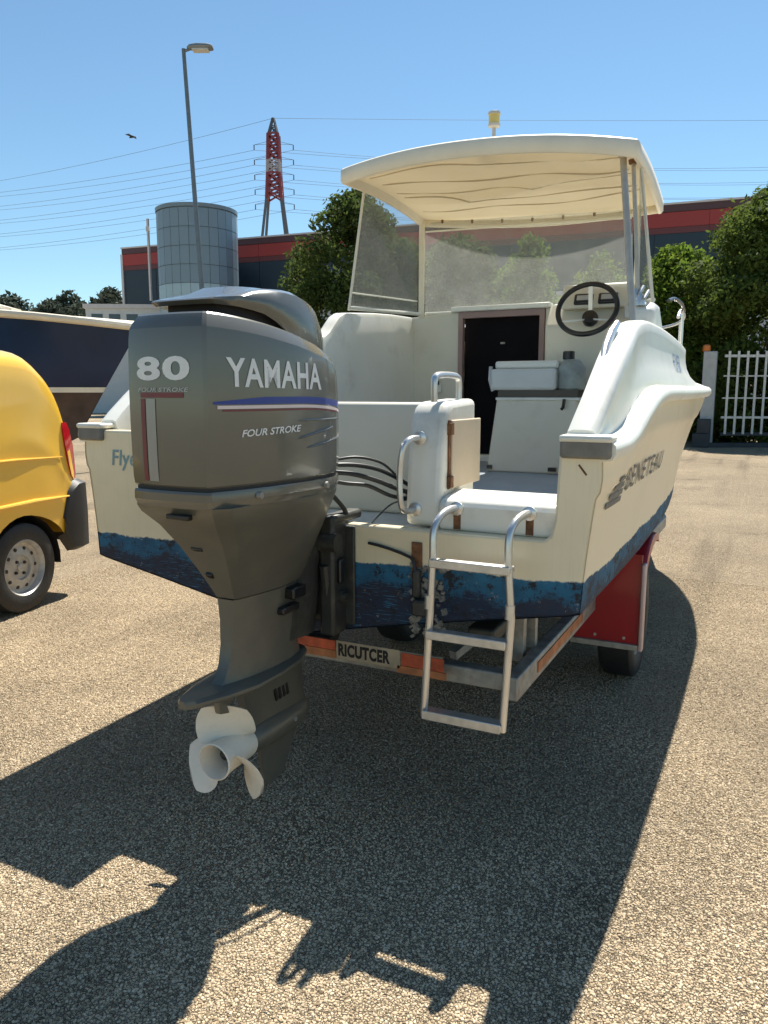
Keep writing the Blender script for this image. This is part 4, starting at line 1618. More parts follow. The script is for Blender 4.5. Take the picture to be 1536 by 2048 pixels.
# bow rail
rail = []
for s in (1, -1):
    pts = [(BX + s * .93, 3.25, 2.0), (BX + s * .925, 3.45, 2.06), (BX + s * .88, 4.1, 2.07), (BX + s * .75, 4.8, 2.08), (BX + s * .50, 5.5, 2.10), (BX + s * .20, 6.0, 2.12), (BX, 6.15, 2.125)]
    rail.append(pts)
full = rail[0] + rail[1][::-1][1:]
b = MB(); b.tube(spline(full, 6), .0125, 10)
br2 = b.build('bow_rail', M_steel, boat)
for s in (1, -1):
    for y, x in ((3.6, .92), (4.5, .815), (5.4, .54)):
        b = MB()
        b.tube([(BX + s * (x - .0), y, gz(y) + .05), (BX + s * x, y, 2.075 + (y - 3.6) * .012)], .011, 8)
        b.build('stanchion', M_steel, br2)
b = MB()
b.tube(spline([(BX + .95, 2.5, 2.03), (BX + .955, 2.8, 2.07), (BX + .955, 3.2, 2.075), (BX + .94, 3.5, 2.06)], 4), .011, 8)
b.build('side_grab_rail', M_blackgloss, boat)

# hull lettering on the starboard side
def stbd(y, z):
    h = hull_half(y, gh, gz, ch, cz, kz)[4:]
    return BX + float(np.interp(z, [q[1] for q in h], [q[0] for q in h])) + .004
def hl(y0, z0):
    return lambda a, b_: (stbd(y0 + a, z0 + b_), y0 + a, z0 + b_)
decal('hull_lettering', text_tris('BENETEAU', .082, .012, .2, 1.5, 1.3, 3), hl(.46, 1.150), M_greyink, hull)
for k in range(4):
    q = quad_grid(0, 0, .26 - .03 * k, .019, 8, 1)
    v = q[0] + np.array([0.03 * k, .025 * k])
    v[:, 0] += v[:, 1] * .4
    decal('hull_stripe', (v, q[1]), hl(.13, 1.125), M_greyink, hull)
decal('transom_lettering', text_tris('Flyer', .086, .012, .12, .95, 1.02, 1), lambda a, b_: (-1.012 + a, -.0022, 1.178 + b_), M_tealink, transom)
# small mark on the coaming
def cm_(a, b_):
    y = 2.15 + a
    z = 1.62 + b_
    h = deck_half(y, None)
    zs = [q[1] for q in h]; xs = [q[0] for q in h]
    return (BX + float(np.interp(z, zs, xs)) + .004, y, z)
decal('coaming_lettering', text_tris('FLYER', .09, .015, .15, 1.1, 1.0, 3), cm_, M_blueink, boat)
# scratch on the starboard transom corner
b = MB(); b.box((.925, -.0015, 1.262), (.965, -.0002, 1.268), rot=Matrix.Rotation(.9, 3, 'Y'))
b.build('scratch', M_rust, transom, smooth=False)

# ================================================================== OUTBOARD MOTOR
MX = -0.02
mot = empty('outboard_motor', (MX, -.1, .6), 'grey outboard motor with white propeller clamped to the boat stern', 'outboard motor')
half = [(-.768, 0.0), (-.767, .05), (-.762, .10), (-.757, .129), (-.748, .138), (-.66, .170), (-.55, .200), (-.43, .221), (-.30, .228), (-.21, .215), (-.14, .182), (-.095, .135), (-.072, .080), (-.066, .0)]


def outline(sx=1.0, sy=1.0, cy=-.40, zf=None, z=None, hp=half, round_=0.0):
    pts = []
    seq = [(y, x) for y, x in hp] + [(y, -x) for y, x in hp[-2:0:-1]]
    # finer sampling away from the rear ridge
    out = []
    N = len(seq)
    for i in range(N):
        a, b_ = np.array(seq[i]), np.array(seq[(i + 1) % N])
        out.append(a)
        out.append((a + b_) / 2)
    for y, x in out:
        yy = cy + (y - cy) * sy
        zz = zf(y) if zf else z
        pts.append((MX + x * sx, yy, zz))
    return pts


ztop = lambda y: 1.672 - .125 * max(0, (y + .77) / .72) ** 1.6
rings = []
for t, s in ((0, .978), (.012, .992), (.06, 1.0), (.2, 1.004), (.4, 1.006), (.6, 1.004), (.8, .998), (.93, .990), (1.0, .978)):
    rings.append(outline(s, 1 + (s - 1) * .9, zf=lambda y, t=t: 1.243 + (ztop(y) - 1.243) * t))
rings.append(outline(.94, .960, zf=lambda y: ztop(y) + .016))
rings.append(outline(.87, .920, zf=lambda y: ztop(y) + .036))
rings.append(outline(.84, .900, zf=lambda y: ztop(y) + .041))
rings.append(outline(.74, .82, zf=lambda y: ztop(y) + .041))
b = MB()
b.rings(rings)
cowl = b.build('cowling', M_motor, mot, sharp=14)
# air intake neck and top cap
b = MB()
b.rings([outline(.66, .72, cy=-.33, zf=lambda y: ztop(y) + .03), outline(.66, .72, cy=-.33, zf=lambda y: 1.75 - .14 * max(0, (y + .6) / .55) ** 2)])
b.build('air_intake', M_dark, mot)
cbz = interp([-.78, -.68, -.55, -.46, -.38, -.25, -.04], [1.738, 1.736, 1.722, 1.69, 1.645, 1.60, 1.55])
ctz = interp([-.78, -.70, -.55, -.40, -.28, -.18, -.10, -.04], [1.758, 1.772, 1.795, 1.800, 1.785, 1.75, 1.695, 1.64])
CY = -.30
rings = [outline(.60, .72, cy=CY, zf=lambda y: cbz(y) + .006), outline(.76, .81, cy=CY, zf=lambda y: cbz(y)), outline(.80, .84, cy=CY, zf=lambda y: cbz(y) + .006 + .2 * (ctz(y) - cbz(y))),
         outline(.79, .83, cy=CY, zf=lambda y: cbz(y) + .65 * (ctz(y) - cbz(y))), outline(.72, .77, cy=CY, zf=lambda y: cbz(y) + .93 * (ctz(y) - cbz(y))), outline(.60, .67, cy=CY, zf=lambda y: ctz(y) + .003), outline(.35, .5, cy=CY, zf=lambda y: ctz(-.4 + (y + .4) * .5) + .010), outline(.05, .05, cy=CY, zf=lambda y: ctz(-.4) + .014)]
b = MB()
b.rings(rings)
b.build('top_cap', M_motor, mot, sharp=40)
# seam and lower pan
b = MB()
b.rings([outline(.968, .972, z=1.246), outline(.968, .972, z=1.232)])
b.build('cowling_seal', M_black, mot)
b = MB()
b.rings([outline(.99, .992, z=1.233), outline(1.0, 1.0, z=1.226), outline(1.0, 1.0, z=1.205), outline(.985, .988, z=1.196), outline(.978, .98, z=1.185)])
b.build('lower_band', M_motor, mot, sharp=20)


def sec(z, y0, y1, hw, rear=.35, n=12):
    """casing section: rear edge y0 (rounded narrow), front y1, half width hw; a flat rear face of half width rear*hw"""
    pts = []
    prof = [(0, rear), (.06, rear + .16), (.25, .80), (.5, 1.0), (.75, .95), (.93, .70), (1.0, .35)]
    for t, k in prof:
        pts.append((MX + hw * k, y0 + (y1 - y0) * t, z))
    for t, k in prof[::-1]:
        pts.append((MX - hw * k, y0 + (y1 - y0) * t, z))
    return pts


b = MB()
b.rings([sec(1.186, -.745, -.06, .225, .60), sec(1.165, -.735, -.065, .222, .58), sec(1.12, -.69, -.08, .200, .52), sec(1.05, -.635, -.10, .165, .50), sec(.97, -.585, -.12, .122, .48), sec(.90, -.545, -.14, .088, .46), sec(.872, -.53, -.15, .076, .45)])
casing = b.build('lower_casing', M_motor_low, mot, sharp=22)
for (y, z, w2, h2) in ((-.625, 1.045, .022, .012), (-.575, .955, .012, .012)):
    b = MB(); b.box((MX - .02 - w2, y - .008, z - h2), (MX - .02 + w2, y + .02, z + h2), rot=Matrix.Rotation(-.6, 3, 'X'))
    b.build('port_hole', M_blackgloss, casing, bevel=.004)
b = MB(); b.box((MX - .02, -.757, 1.150), (MX + .06, -.735, 1.166))
b.build('latch', M_blackgloss, casing, bevel=.004)
# leg
b = MB()
b.rings([sec(.868, -.532, -.155, .070, .42), sec(.80, -.530, -.16, .062, .40), sec(.72, -.535, -.17, .056, .38), sec(.66, -.55, -.165, .054, .38), sec(.62, -.575, -.155, .056, .36), sec(.60, -.60, -.15, .060, .34)])
b.build('leg', M_motor_low, mot, sharp=24)
# anti-ventilation plate
ppl = []
hpl = [(-.745, .012), (-.72, .035), (-.62, .075), (-.50, .098), (-.36, .094), (-.22, .075), (-.13, .040), (-.115, 0)]
op = [(x, y) for y, x in hpl] + [(-x, y) for y, x in hpl[::-1][1:]]
b = MB()
b.rings([[(MX + x * .96, y, .578 + .03 * max(0, (y + .3) * -1)) for x, y in op], [(MX + x, y, .583 + .03 * max(0, (y + .3) * -1)) for x, y in op], [(MX + x * .98, y, .592 + .03 * max(0, (y + .3) * -1)) for x, y in op], [(MX + x * .75, y * 1.0, .602 + .03 * max(0, (y + .3) * -1)) for x, y in op]])
b.build('anticavitation_plate', M_motor_low, mot, sharp=30)
b = MB()
b.rings([sec(.596, -.50, -.135, .052, .4), sec(.52, -.47, -.125, .040, .4), sec(.45, -.44, -.115, .034, .5), sec(.40, -.43, -.11, .034, .5)])
b.build('strut', M_motor_low, mot, sharp=24)
PZ = .368
b = MB()
b.lathe((MX, -.43, PZ), (0, 1, 0), [(-.012, .044), (0, .050), (.06, .056), (.16, .060), (.25, .054), (.31, .040), (.345, .020), (.355, .004)], 24)
gc = b.build('gearcase', M_motor_low, mot)
b = MB()
b.rings([[(MX + s * .016 * k, y, PZ - .045) for s, k, y in ((1, .4, -.38), (1, 1, -.28), (1, .4, -.14), (-1, .4, -.14), (-1, 1, -.28), (-1, .4, -.38))],
         [(MX + s * .008 * k, y, .165) for s, k, y in ((1, .4, -.36), (1, 1, -.30), (1, .4, -.24), (-1, .4, -.24), (-1, 1, -.30), (-1, .4, -.36))]])
b.build('skeg', M_motor_low, mot, sharp=30)
for k in range(4):
    b = MB(); b.box((MX + .034, -.33 + k * .022, .468), (MX + .0395, -.318 + k * .022, .512), rot=Matrix.Rotation(.3, 3, 'X')); b.build('water_inlet', M_blackgloss, gc, smooth=False)
b = MB(); b.lathe((MX + .050, -.24, .375), (1, 0, 0), [(0, .010), (.010, .009)], 10); b.build('drain_screw', M_steel, gc)
b = MB(); b.prism([(-.60, .585), (-.52, .585), (-.53, .50), (-.585, .515)], 0, MX - .012, MX + .012); b.build('trim_tab', M_motor_low, mot, bevel=.004)
for y_, z_ in ((-.60, 1.212), (-.30, 1.212)):
    b = MB(); b.lathe((MX + .19 + (.035 if y_ > -.4 else -.005), y_, z_), (1, 0, 0), [(0, .012), (.012, .010)], 10); b.build('pan_bolt', M_galv, mot)
# propeller
prop = empty('propeller', Vector((MX, -.52, PZ)) - Vector(mot.location))
prop.parent = mot
b = MB()
b.lathe((MX, -.445, PZ), (0, -1, 0), [(0, .046), (.01, .050), (.06, .051), (.13, .054), (.165, .060), (.168, .056), (.13, .046), (.05, .042)], 28)
b.build('hub', M_prop, prop)
b = MB()
b.lathe((MX, -.50, PZ), (0, -1, 0), [(0, .0415), (.01, .0415), (.012, .018), (.06, .018), (.065, .010)], 20)
b.build('hub_core', M_blackgloss, prop)
def blade(ang):
    rings = []
    R = .166
    for rr_ in np.linspace(.045, R, 12):
        t = (rr_ - .045) / (R - .045)
        chord = .215 * math.sqrt(max(0.0, 1 - (abs(t - .58) / .60) ** 2.4)) + .010
        pitch = math.atan2(.34, 2 * math.pi * max(rr_, .05))
        skew = -.015 * t * t
        top_, bot = [], []
        for u in np.linspace(-.5, .5, 9):
            th_ = ang + (u * chord * math.cos(pitch)) / rr_ * .85 + skew / .15
            yy = -.525 - u * chord * math.sin(pitch) - .030 * t
            th2 = .0035 * (1 - (2 * u) ** 2) + .0008
            x = MX + rr_ * math.cos(th_); z = PZ + rr_ * math.sin(th_)
            top_.append((x, yy - th2, z)); bot.append((x, yy + th2, z))
        rings.append(top_ + bot[::-1])
    b = MB()
    b.rings(rings)
    return b.build('blade', M_prop, prop, sharp=50)
for a in (96, 214, 330):
    blade(math.radians(a))
# bracket on the transom
b = MB()
b.box((MX - .135, -.10, .64), (MX - .075, -.002, 1.06)); b.box((MX + .075, -.10, .64), (MX + .135, -.002, 1.06)); b.box((MX - .075, -.07, .70), (MX + .075, -.004, .98))
b.box((MX - .135, -.10, 1.04), (MX - .075, .12, 1.075)); b.box((MX + .075, -.10, 1.04), (MX + .135, .12, 1.075))
clamp = b.build('clamp_bracket', M_bracket, mot, bevel=.012)
b = MB()
b.rings([sec(1.15, -.24, -.03, .075, .6), sec(1.0, -.24, -.03, .082, .6), sec(.80, -.25, -.05, .075, .6), sec(.66, -.27, -.08, .07, .6)])
b.build('swivel_bracket', M_bracket, mot, sharp=30)
b = MB()
b.lathe((MX - .12, -.09, .98), (1, 0, 0), [(0, .034), (.27, .034)], 16)
b.lathe((MX + .132, -.05, .78), (1, 0, 0), [(0, .022), (.012, .022), (.014, .014), (.03, .014)], 12)
b.tube([(MX + .10, -.06, .66), (MX + .10, -.10, .90)], .020, 10)
b.build('tilt_tube', M_bracket, mot)
b = MB()
b.box((MX + .136, -.075, .83), (MX + .150, -.045, .92)); b.box((MX + .06, -.30, .82), (MX + .10, -.22, .86)); b.box((MX + .05, -.34, .775), (MX + .085, -.24, .80))
b.build('trim_fitting', M_blackgloss, mot, bevel=.006)
# hoses from the cowling to the bulkhead
hs = [([(MX + .10, -.09, 1.25), (.13, .02, 1.245), (.17, .14, 1.22), (.205, .26, 1.17), (.22, .37, 1.12)], .013),
      ([(MX + .10, -.09, 1.225), (.12, .01, 1.215), (.18, .10, 1.185), (.235, .20, 1.14), (.25, .375, 1.10)], .014),
      ([(MX + .09, -.08, 1.20), (.11, .00, 1.18), (.16, .08, 1.165), (.225, .16, 1.12), (.265, .375, 1.085)], .012),
      ([(MX + .10, -.08, 1.262), (.15, .0, 1.275), (.20, .10, 1.25), (.22, .18, 1.20)], .008),
      ([(MX + .08, -.06, 1.17), (.10, -.01, 1.10), (.105, .02, 1.06)], .014),
      ([(.16, .10, 1.02), (.20, .09, 1.06), (.235, .14, 1.10), (.26, .3, 1.10)], .005)]
for pts, r in hs:
    b = MB(); b.tube(spline(pts, 6), r * .62, 8)
    b.build('control_hose', M_hose, mot)
b = MB(); b.lathe((.235, .372, 1.11), (0, -1, 0), [(0, .05), (.012, .05), (.04, .034), (.07, .03)], 16)
b.build('grommet', mat('tan grommet', (0.36, 0.28, 0.20), 0.7, var=0.2), boat)

b = MB(); b.box((MX - .20, -.014, .665), (.152, -.0015, 1.03)); b.build('mounting_pad', M_bracket, boat, bevel=.006)
# lettering and stripes on the cowling
bm_ = bmesh.new()
bm_.from_mesh(cowl.data)
bvh = BVHTree.FromBMesh(bm_)
ml_ = Vector(mot.location)
def cast(o, d):
    r = bvh.ray_cast(Vector(o) - ml_, Vector(d))
    if r[0] is None:
        return None
    return r[0] + ml_ + r[1] * 0.0018
def on_rear(x0, z0):
    def f(a, b_):
        p = cast((x0 + a, -1.5, z0 + b_), (0, 1, 0))
        return tuple(p) if p else (x0 + a, -.77, z0 + b_)
    return f
def on_side(y0, z0, slope=0.0):
    def f(a, b_):
        p = cast((1.5, y0 + a, z0 + b_ + slope * a), (-1, 0, 0))
        return tuple(p) if p else (.2, y0 + a, z0 + b_)
    return f
decal('lettering', text_tris('80', .064, .035, 0, 2.1, 1.10, 3), on_rear(-.112, 1.532), M_letter, cowl)
decal('lettering', text_tris('FOUR STROKE', .011, .01, .2, 1.75, 1.0, 2), on_rear(-.108, 1.502), M_lettergrey, cowl)
decal('stripe', quad_grid(0, 0, .150, .014, 8, 2), on_rear(-.100, 1.486), M_stripe_red, cowl)
decal('stripe', quad_grid(0, 0, .016, .225, 3, 8), on_rear(-.100, 1.258), M_stripe_red, cowl)
decal('stripe', quad_grid(0, 0, .034, .225, 4, 8), on_rear(-.080, 1.258), M_stripe_grey, cowl)
decal('lettering', text_tris('YAMAHA', .078, .022, 0, .80, 1.07, 3), on_side(-.695, 1.516, -.02), M_letter, cowl)
sv = quad_grid(0, 0, .58, .020, 24, 2)
v = sv[0].copy(); v[:, 1] *= np.clip(.35 + v[:, 0] / .25, .35, 1); v[:, 1] -= np.maximum(0, v[:, 0] - .3) ** 2 * .25
decal('stripe', (v, sv[1]), on_side(-.735, 1.468), M_stripe_blue, cowl)
v = quad_grid(0, 0, .60, .009, 24, 1)[0]; v[:, 1] -= np.maximum(0, v[:, 0] - .28) ** 2 * .25
decal('stripe', (v, quad_grid(0, 0, .60, .009, 24, 1)[1]), on_side(-.725, 1.456), M_stripe_white, cowl)
v = quad_grid(0, 0, .5, .005, 24, 1)[0]; v[:, 1] -= np.maximum(0, v[:, 0] - .28) ** 2 * .25
decal('stripe', (v, quad_grid(0, 0, .5, .005, 24, 1)[1]), on_side(-.71, 1.449), M_stripe_red, cowl)
decal('lettering', text_tris('FOUR STROKE', .020, .02, .25, 1.25, 1.0, 2), on_side(-.655, 1.378, .035), M_letter, cowl)
# moulded ribs on the side
for z, y0, l_ in ((1.418, -.44, .30), (1.365, -.44, .20), (1.335, -.40, .26)):
    b = MB()
    pts = []
    for k in range(12):
        y = y0 + l_ * k / 11
        p = cast((1.5, y, z + .06 * k / 11 * (0 if z > 1.4 else .5)), (-1, 0, 0))
        if p: pts.append(p)
    b.tube(pts, [.001] + [.004] * (len(pts) - 2) + [.001], 6)
    b.build('rib', M_motor, cowl)

# ================================================================== TRAILER
TX = .17
tr = empty('boat_trailer', (TX, 1.7, 0), 'rusty galvanised boat trailer with red mudguards under the cream boat', 'trailer')
for s in (1, -1):
    b = MB()
    b.bar((TX + s * .55, .05, .50), (TX + s * .55, 4.2, .46), .05, .085)
    b.bar((TX + s * .55, 4.2, .46), (TX + s * .12, 6.3, .46), .05, .085)
    b.build('side_rail', M_galv, tr, bevel=.006)
b = MB(); b.bar((TX, 5.6, .46), (TX, 7.9, .46), .08, .08); b.build('drawbar', M_galv, tr, bevel=.006)
b = MB(); b.bar((TX + .55, .30, .500), (TX + .55, 1.05, .495), .058, .04)
b.build('rail_reflector', M_orange2, tr, smooth=False)
for y in (.14, 1.1, 2.6, 4.0):
    b = MB(); b.bar((TX - .525, y, .495), (TX + .525, y, .495), .06, .065)
    b.build('cross_beam', M_galv, tr, bevel=.006)
# light board
lb = empty('light_board', Vector((.12, .03, .53)) - Vector(tr.location))
lb.parent = tr
b = MB(); b.box((-.36, .04, .505), (.47, .055, .575)); b.build('board', M_plate, lb, bevel=.004)
def bandq(name, x0, x1, z0, z1, m):
    b = MB(); b.box((x0, .034, z0), (x1, .039, z1)); return b.build(name, m, lb, smooth=False)
bandq('reflector', -.36, .040, .540, .577, M_orange)
bandq('reflector', .315, .480, .525, .572, M_orange)
bandq('lower_strip', -.36, .043, .508, .538, M_orange2)
bandq('lower_strip', .30, .49, .496, .523, M_orange2)
bandq('number_plate', .046, .310, .512, .580, M_plate)
decal('plate_lettering', text_tris('RICUTCER', .050, .05, 0, .70, 1.06, 1), lambda a, b_: (.054 + a, .0335, .521 + b_), M_ink, lb)
# bunks and supports
for s in (1, -1):
    b = MB(); b.bar((TX + s * .42, .1, .655), (TX + s * .42, 3.4, .655), .10, .055); b.build('bunk', M_bracket, tr, bevel=.01)
    for y in (.35, 2.6):
        b = MB(); b.box((TX + s * .48 - .03, y - .02, .50), (TX + s * .48 + .03, y + .02, .70)); b.build('bunk_post', M_galv, tr, smooth=False)
b = MB(); b.box((.655, .42, .53), (.70, .455, .75)); b.build('bunk_post', M_galv, tr, smooth=False)
b = MB(); b.bar((.49, .10, .57), (.60, .5, .67), .03, .03); b.build('brace', M_galv, tr, smooth=False)
b = MB(); b.lathe((BX - .06, .14, .565), (1, 0, 0), [(0, .036), (.12, .036)], 16); b.build('keel_roller', M_black, tr)
# wheels, axle, mudguards
b = MB(); b.tube([(TX - .68, 1.78, .305), (TX + .68, 1.78, .305)], .03, 10); b.build('axle', M_galv, tr)
def trailer_wheel(s):
    wc = Vector((TX + s * .65, 1.78, .305))
    we = empty('wheel', wc - Vector(tr.location)); we.parent = tr
    b = MB()
    b.lathe(wc, (s, 0, 0), [(-.07, .19), (-.085, .22), (-.085, .285), (-.07, .303), (-.03, .306), (.03, .306), (.07, .303), (.085, .285), (.085, .22), (.07, .19)], 40, cap=False)
    b.build('tyre', M_black, we, sharp=40)
    b = MB(); b.lathe(wc, (s, 0, 0), [(-.07, .192), (.07, .192), (.075, .18), (.03, .17), (.02, .09), (.045, .08), (.05, .03)], 32)
    b.build('rim', M_rim, we)
    # mudguard: arched band with an inner aft plate
    b = MB()
    arc = []
    R0 = .385
    for a in np.linspace(math.radians(-12), math.radians(112), 14):
        arc.append((wc.y + R0 * math.cos(a + math.pi) * 1.05, wc.z + .0 + R0 * math.sin(a) * 1.02 + .08))
    xi, xo = wc.x - s * .14, wc.x + s * .135
    inner = [(y + (wc.y - y) * .03, z - .012) for y, z in arc]
    rings = [[(xi, a[0], a[1]), (xo - s * .015, a[0], a[1]), (xo, a[0], a[1] - .006), (xo + s * .004, c[0], c[1] - .03), (xo - s * .01, c[0], c[1] - .03), (xo - s * .018, c[0], c[1]), (xi, c[0], c[1])] for a, c in zip(arc, inner)]
    b.rings(rings)
    mg = b.build('mudguard', M_red, tr, sharp=40)
    b = MB(); b.box((min(xi - s * .10, xo), wc.y - .425, .30), (max(xi - s * .10, xo), wc.y - .415, .74)); b.build('aft_panel', M_red, mg, smooth=False)
    b = MB(); b.box((min(xo, xo + s * .02), wc.y - .445, .27), (max(xo, xo + s * .02), wc.y - .40, .70)); b.build('edge_trim', mat('edge trim painted highlight', (0.55, 0.42, 0.42), 0.35, 0.3), mg, bevel=.006)  # pinkish colour paints a pale highlight along the edge strip
    for xx in (.25, .75):
        b = MB(); b.lathe((xi + (xo - xi) * xx, wc.y - .425, .325), (0, -1, 0), [(0, .008), (.005, .007)], 8); b.build('rivet', M_steel, mg)
    b = MB(); b.bar((TX + s * .46, wc.y - .42, .285), (xo, wc.y - .42, .285), .04, .03); b.build('mudguard_stay', M_galv, tr, bevel=.004)
trailer_wheel(1)
trailer_wheel(-1)

# ================================================================== NAVY BOAT
B3 = Vector((-5.45, 4.85, 0))            # bow tip
dx = Vector((-.905, -.425, 0)).normalized()   # towards its stern
dn = Vector((-.425, .905, 0)).normalized()    # away from the camera
boat3 = empty('cabin_cruiser', B3 + dx * 3, 'navy hulled cabin cruiser with cream deck, behind the yellow van', 'boat')
L3 = 7.0
hb = interp([0, .25, .7, 1.4, 2.4, 4, L3], [.02, .22, .50, .82, 1.06, 1.15, 1.1])
sz = interp([0, 1.2, 3, L3], [2.27, 2.36, 2.42, 2.40])
wl = interp([0, .3, .8, 1.6, 2.6, 4, L3], [.005, .06, .22, .52, .82, 1.0, 1.0])
def b3pt(u, off, z): return tuple(B3 + dx * u + dn * off + Vector((0, 0, z)))
def rake(z): return max(0, (2.3 - z)) * .62
us = [0, .1, .25, .45, .7, 1.0, 1.4, 1.9, 2.5, 3.3, 4.4, 5.6, L3]
def b3side(name, z0f, z1f, m, w0, w1, n=8):
    b = MB()
    rg = []
    for u in us:
        ring = []
        za, zb = z0f(u), z1f(u)
        for k in range(n + 1):
            t = k / n
            z = za + (zb - za) * t
            half_ = w0(u) + (w1(u) - w0(u)) * t ** 1.7
            uu = u + rake(z) * max(0, 1 - u / 3)
            ring.append((uu, half_, z))
        rg.append([b3pt(uu, -hh, z) for uu, hh, z in ring[::-1]] + [b3pt(uu, hh, z) for uu, hh, z in ring])
    b.rings(rg, closed=False)
    # transom
    b.add(rg[-1], [tuple(range(len(rg[-1])))])
    return b.build(name, m, boat3, sharp=60)
k3 = lambda u: .45 + .5 * max(0, 1 - u / 2) ** 2
b3side('topsides', lambda u: 1.56, lambda u: sz(u), M_navy, wl, hb)
b3side('boot_stripe', lambda u: 1.50, lambda u: 1.562, M_lip, lambda u: wl(u) * .985 + .004, lambda u: wl(u) + .004, 2)
b3side('bottom', lambda u: k3(u), lambda u: 1.502, M_brownbottom, lambda u: .02, lambda u: wl(u) * .98, 6)
for s in (1, -1):
    b = MB()
    b.tube([b3pt(u, s * (hb(u) + .01), sz(u) + .005) for u in us], .045, 8)
    b.build('gunwale_rail', M_cream, boat3)
b = MB()
rg = []
for u in us:
    hw_ = hb(u)
    rg.append([b3pt(u, hw_ * t, sz(u) + .02 + .06 * (1 - t * t)) for t in (-1, -.6, 0, .6, 1)])
b.rings(rg, closed=False); b.build('deck', M_cream, boat3)
b = MB()
rg = []
for u, hh, zt in ((1.5, .15, 2.50), (1.9, .45, 2.60), (2.6, .70, 2.66), (3.2, .78, 2.68), (6.5, .80, 2.70)):
    rg.append([b3pt(u, -hh, sz(u)), b3pt(u, -hh + .03, zt - .05), b3pt(u, -hh * .8, zt), b3pt(u, hh * .8, zt), b3pt(u, hh - .03, zt - .05), b3pt(u, hh, sz(u))])
b.rings(rg); b.build('cabin_trunk', M_cream, boat3, sharp=40)
b = MB()
rg = []
for u, hh, zt in ((2.55, .55, 2.70), (2.9, .60, 2.88), (3.6, .66, 3.12), (6.0, .70, 3.18)):
    rg.append([b3pt(u, -hh, 2.60), b3pt(u, -hh * .9, zt), b3pt(u, hh * .9, zt), b3pt(u, hh, 2.60)])
b.rings(rg); b.build('wheelhouse', M_cream, boat3, sharp=40)
for u in (1.8, 4.5):
    st_ = MB()
    st_.bar(b3pt(u, -.30, 0.0), b3pt(u, -.26, k3(u) + .25), .14, .14); st_.bar(b3pt(u, .30, 0.0), b3pt(u, .26, k3(u) + .25), .14, .14); st_.bar(b3pt(u, -.5, .07), b3pt(u, .5, .07), .16, .14)
    st_.bar(b3pt(u, -.30, k3(u) * .9), b3pt(u, .30, k3(u) * .9), .14, .10)
    tag(st_.build('boat_cradle', M_rust, None, smooth=False, origin=b3pt(u, 0, 0)), 'rusty cradle under the %s of the navy cabin cruiser' % ('bow' if u < 3 else 'stern'), 'cradle', 'cradles under the navy boat')

# ================================================================== YELLOW VAN
VX = -3.05   # its side facing the camera
van = empty('van', (VX - .88, -.2, 0), 'yellow panel van with red tail lamp and steel wheels, at the left edge', 'van')
VW = .88
VC = VX - VW
zt_ = interp([-2.45, -2.2, -1.75, -1.0, -.55, -.1, .6, 1.05, 1.26, 1.36, 1.47, 1.545, 1.62, 1.66], [.80, .95, 1.03, 1.12, 1.60, 1.76, 1.80, 1.80, 1.785, 1.72, 1.56, 1.32, .98, .80])
wt_ = interp([-2.45, -2.3, -2.0, -1.5, 1.30, 1.50, 1.60, 1.66], [.60, .74, .84, .88, .88, .868, .845, .80])
AR = .345
wheels_y = (1.14, -1.55)
def zb_(y):
    z = .27 if y < 1.5 else .44
    for wy in wheels_y:
        d = abs(y - wy)
        if d < AR + .02:
            z = max(z, .31 + math.sqrt(max(0, (AR + .02) ** 2 - d * d)))
    return z
vys = sorted(set([-2.45, -2.4, -2.3, -2.2, -2.0, -1.0, -.8, -.55, -.3, -.1, .2, .5, .7, 1.30, 1.36, 1.42, 1.47, 1.51, 1.545, 1.58, 1.62, 1.66] + [wy + AR * 1.05 * math.cos(a) for wy in wheels_y for a in np.linspace(0, math.pi, 17)]))
rg = []
for y in vys:
    if y > 1.66: continue
    zb, zt, hw_ = zb_(y), zt_(y), wt_(y)
    zt = max(zt, zb + .12)
    pr = []
    for t in (0, .04, .14, .28, .42, .46, .50, .64, .78, .88):
        z = zb + (zt - zb) * t
        tumble = 1.0 - .035 * max(0, (z - .95) / .85) - .02 * max(0, (.55 - z) / .3)
        if .44 < t < .48: tumble += .004
        pr.append((hw_ * tumble, z))
    xt = pr[-1][0]
    dz = zt - pr[-1][1]
    for a in (25, 50, 72, 90):
        pr.append((xt - min(.16, dz * 1.6) * (1 - math.cos(math.radians(a))), pr[9][1] + dz * math.sin(math.radians(a)) * .93))
    pr.append((xt * .45, zt * .995 + .004))
    rg.append([(VC + a, y, z) for a, z in pr] + [(VC, y, zt + .012)] + [(VC - a, y, z) for a, z in pr[::-1]])
b = MB()
b.rings(rg, closed=False)
b.add(rg[-1], [tuple(range(len(rg[-1])))])
b.add(rg[0], [tuple(range(len(rg[0])))])
b.build('body', M_yellow, van, sharp=42)
# waist crease and slide rail on the side
b = MB()
b.tube([(VX - .002, -.4, 1.06), (VX - .0, .4, 1.06), (VX + .0, 1.1, 1.055), (VX - .006, 1.48, 1.04)], [.004, .010, .010, .003], 8)
b.build('side_crease', M_yellow, van)
b = MB()
b.tube([(VX - .003, .55, .74), (VX + .004, .9, .755), (VX + .006, 1.25, .76), (VX + .0, 1.52, .75)], [.006, .014, .016, .006], 8)
b.build('wheel_arch_flare', M_yellow, van)
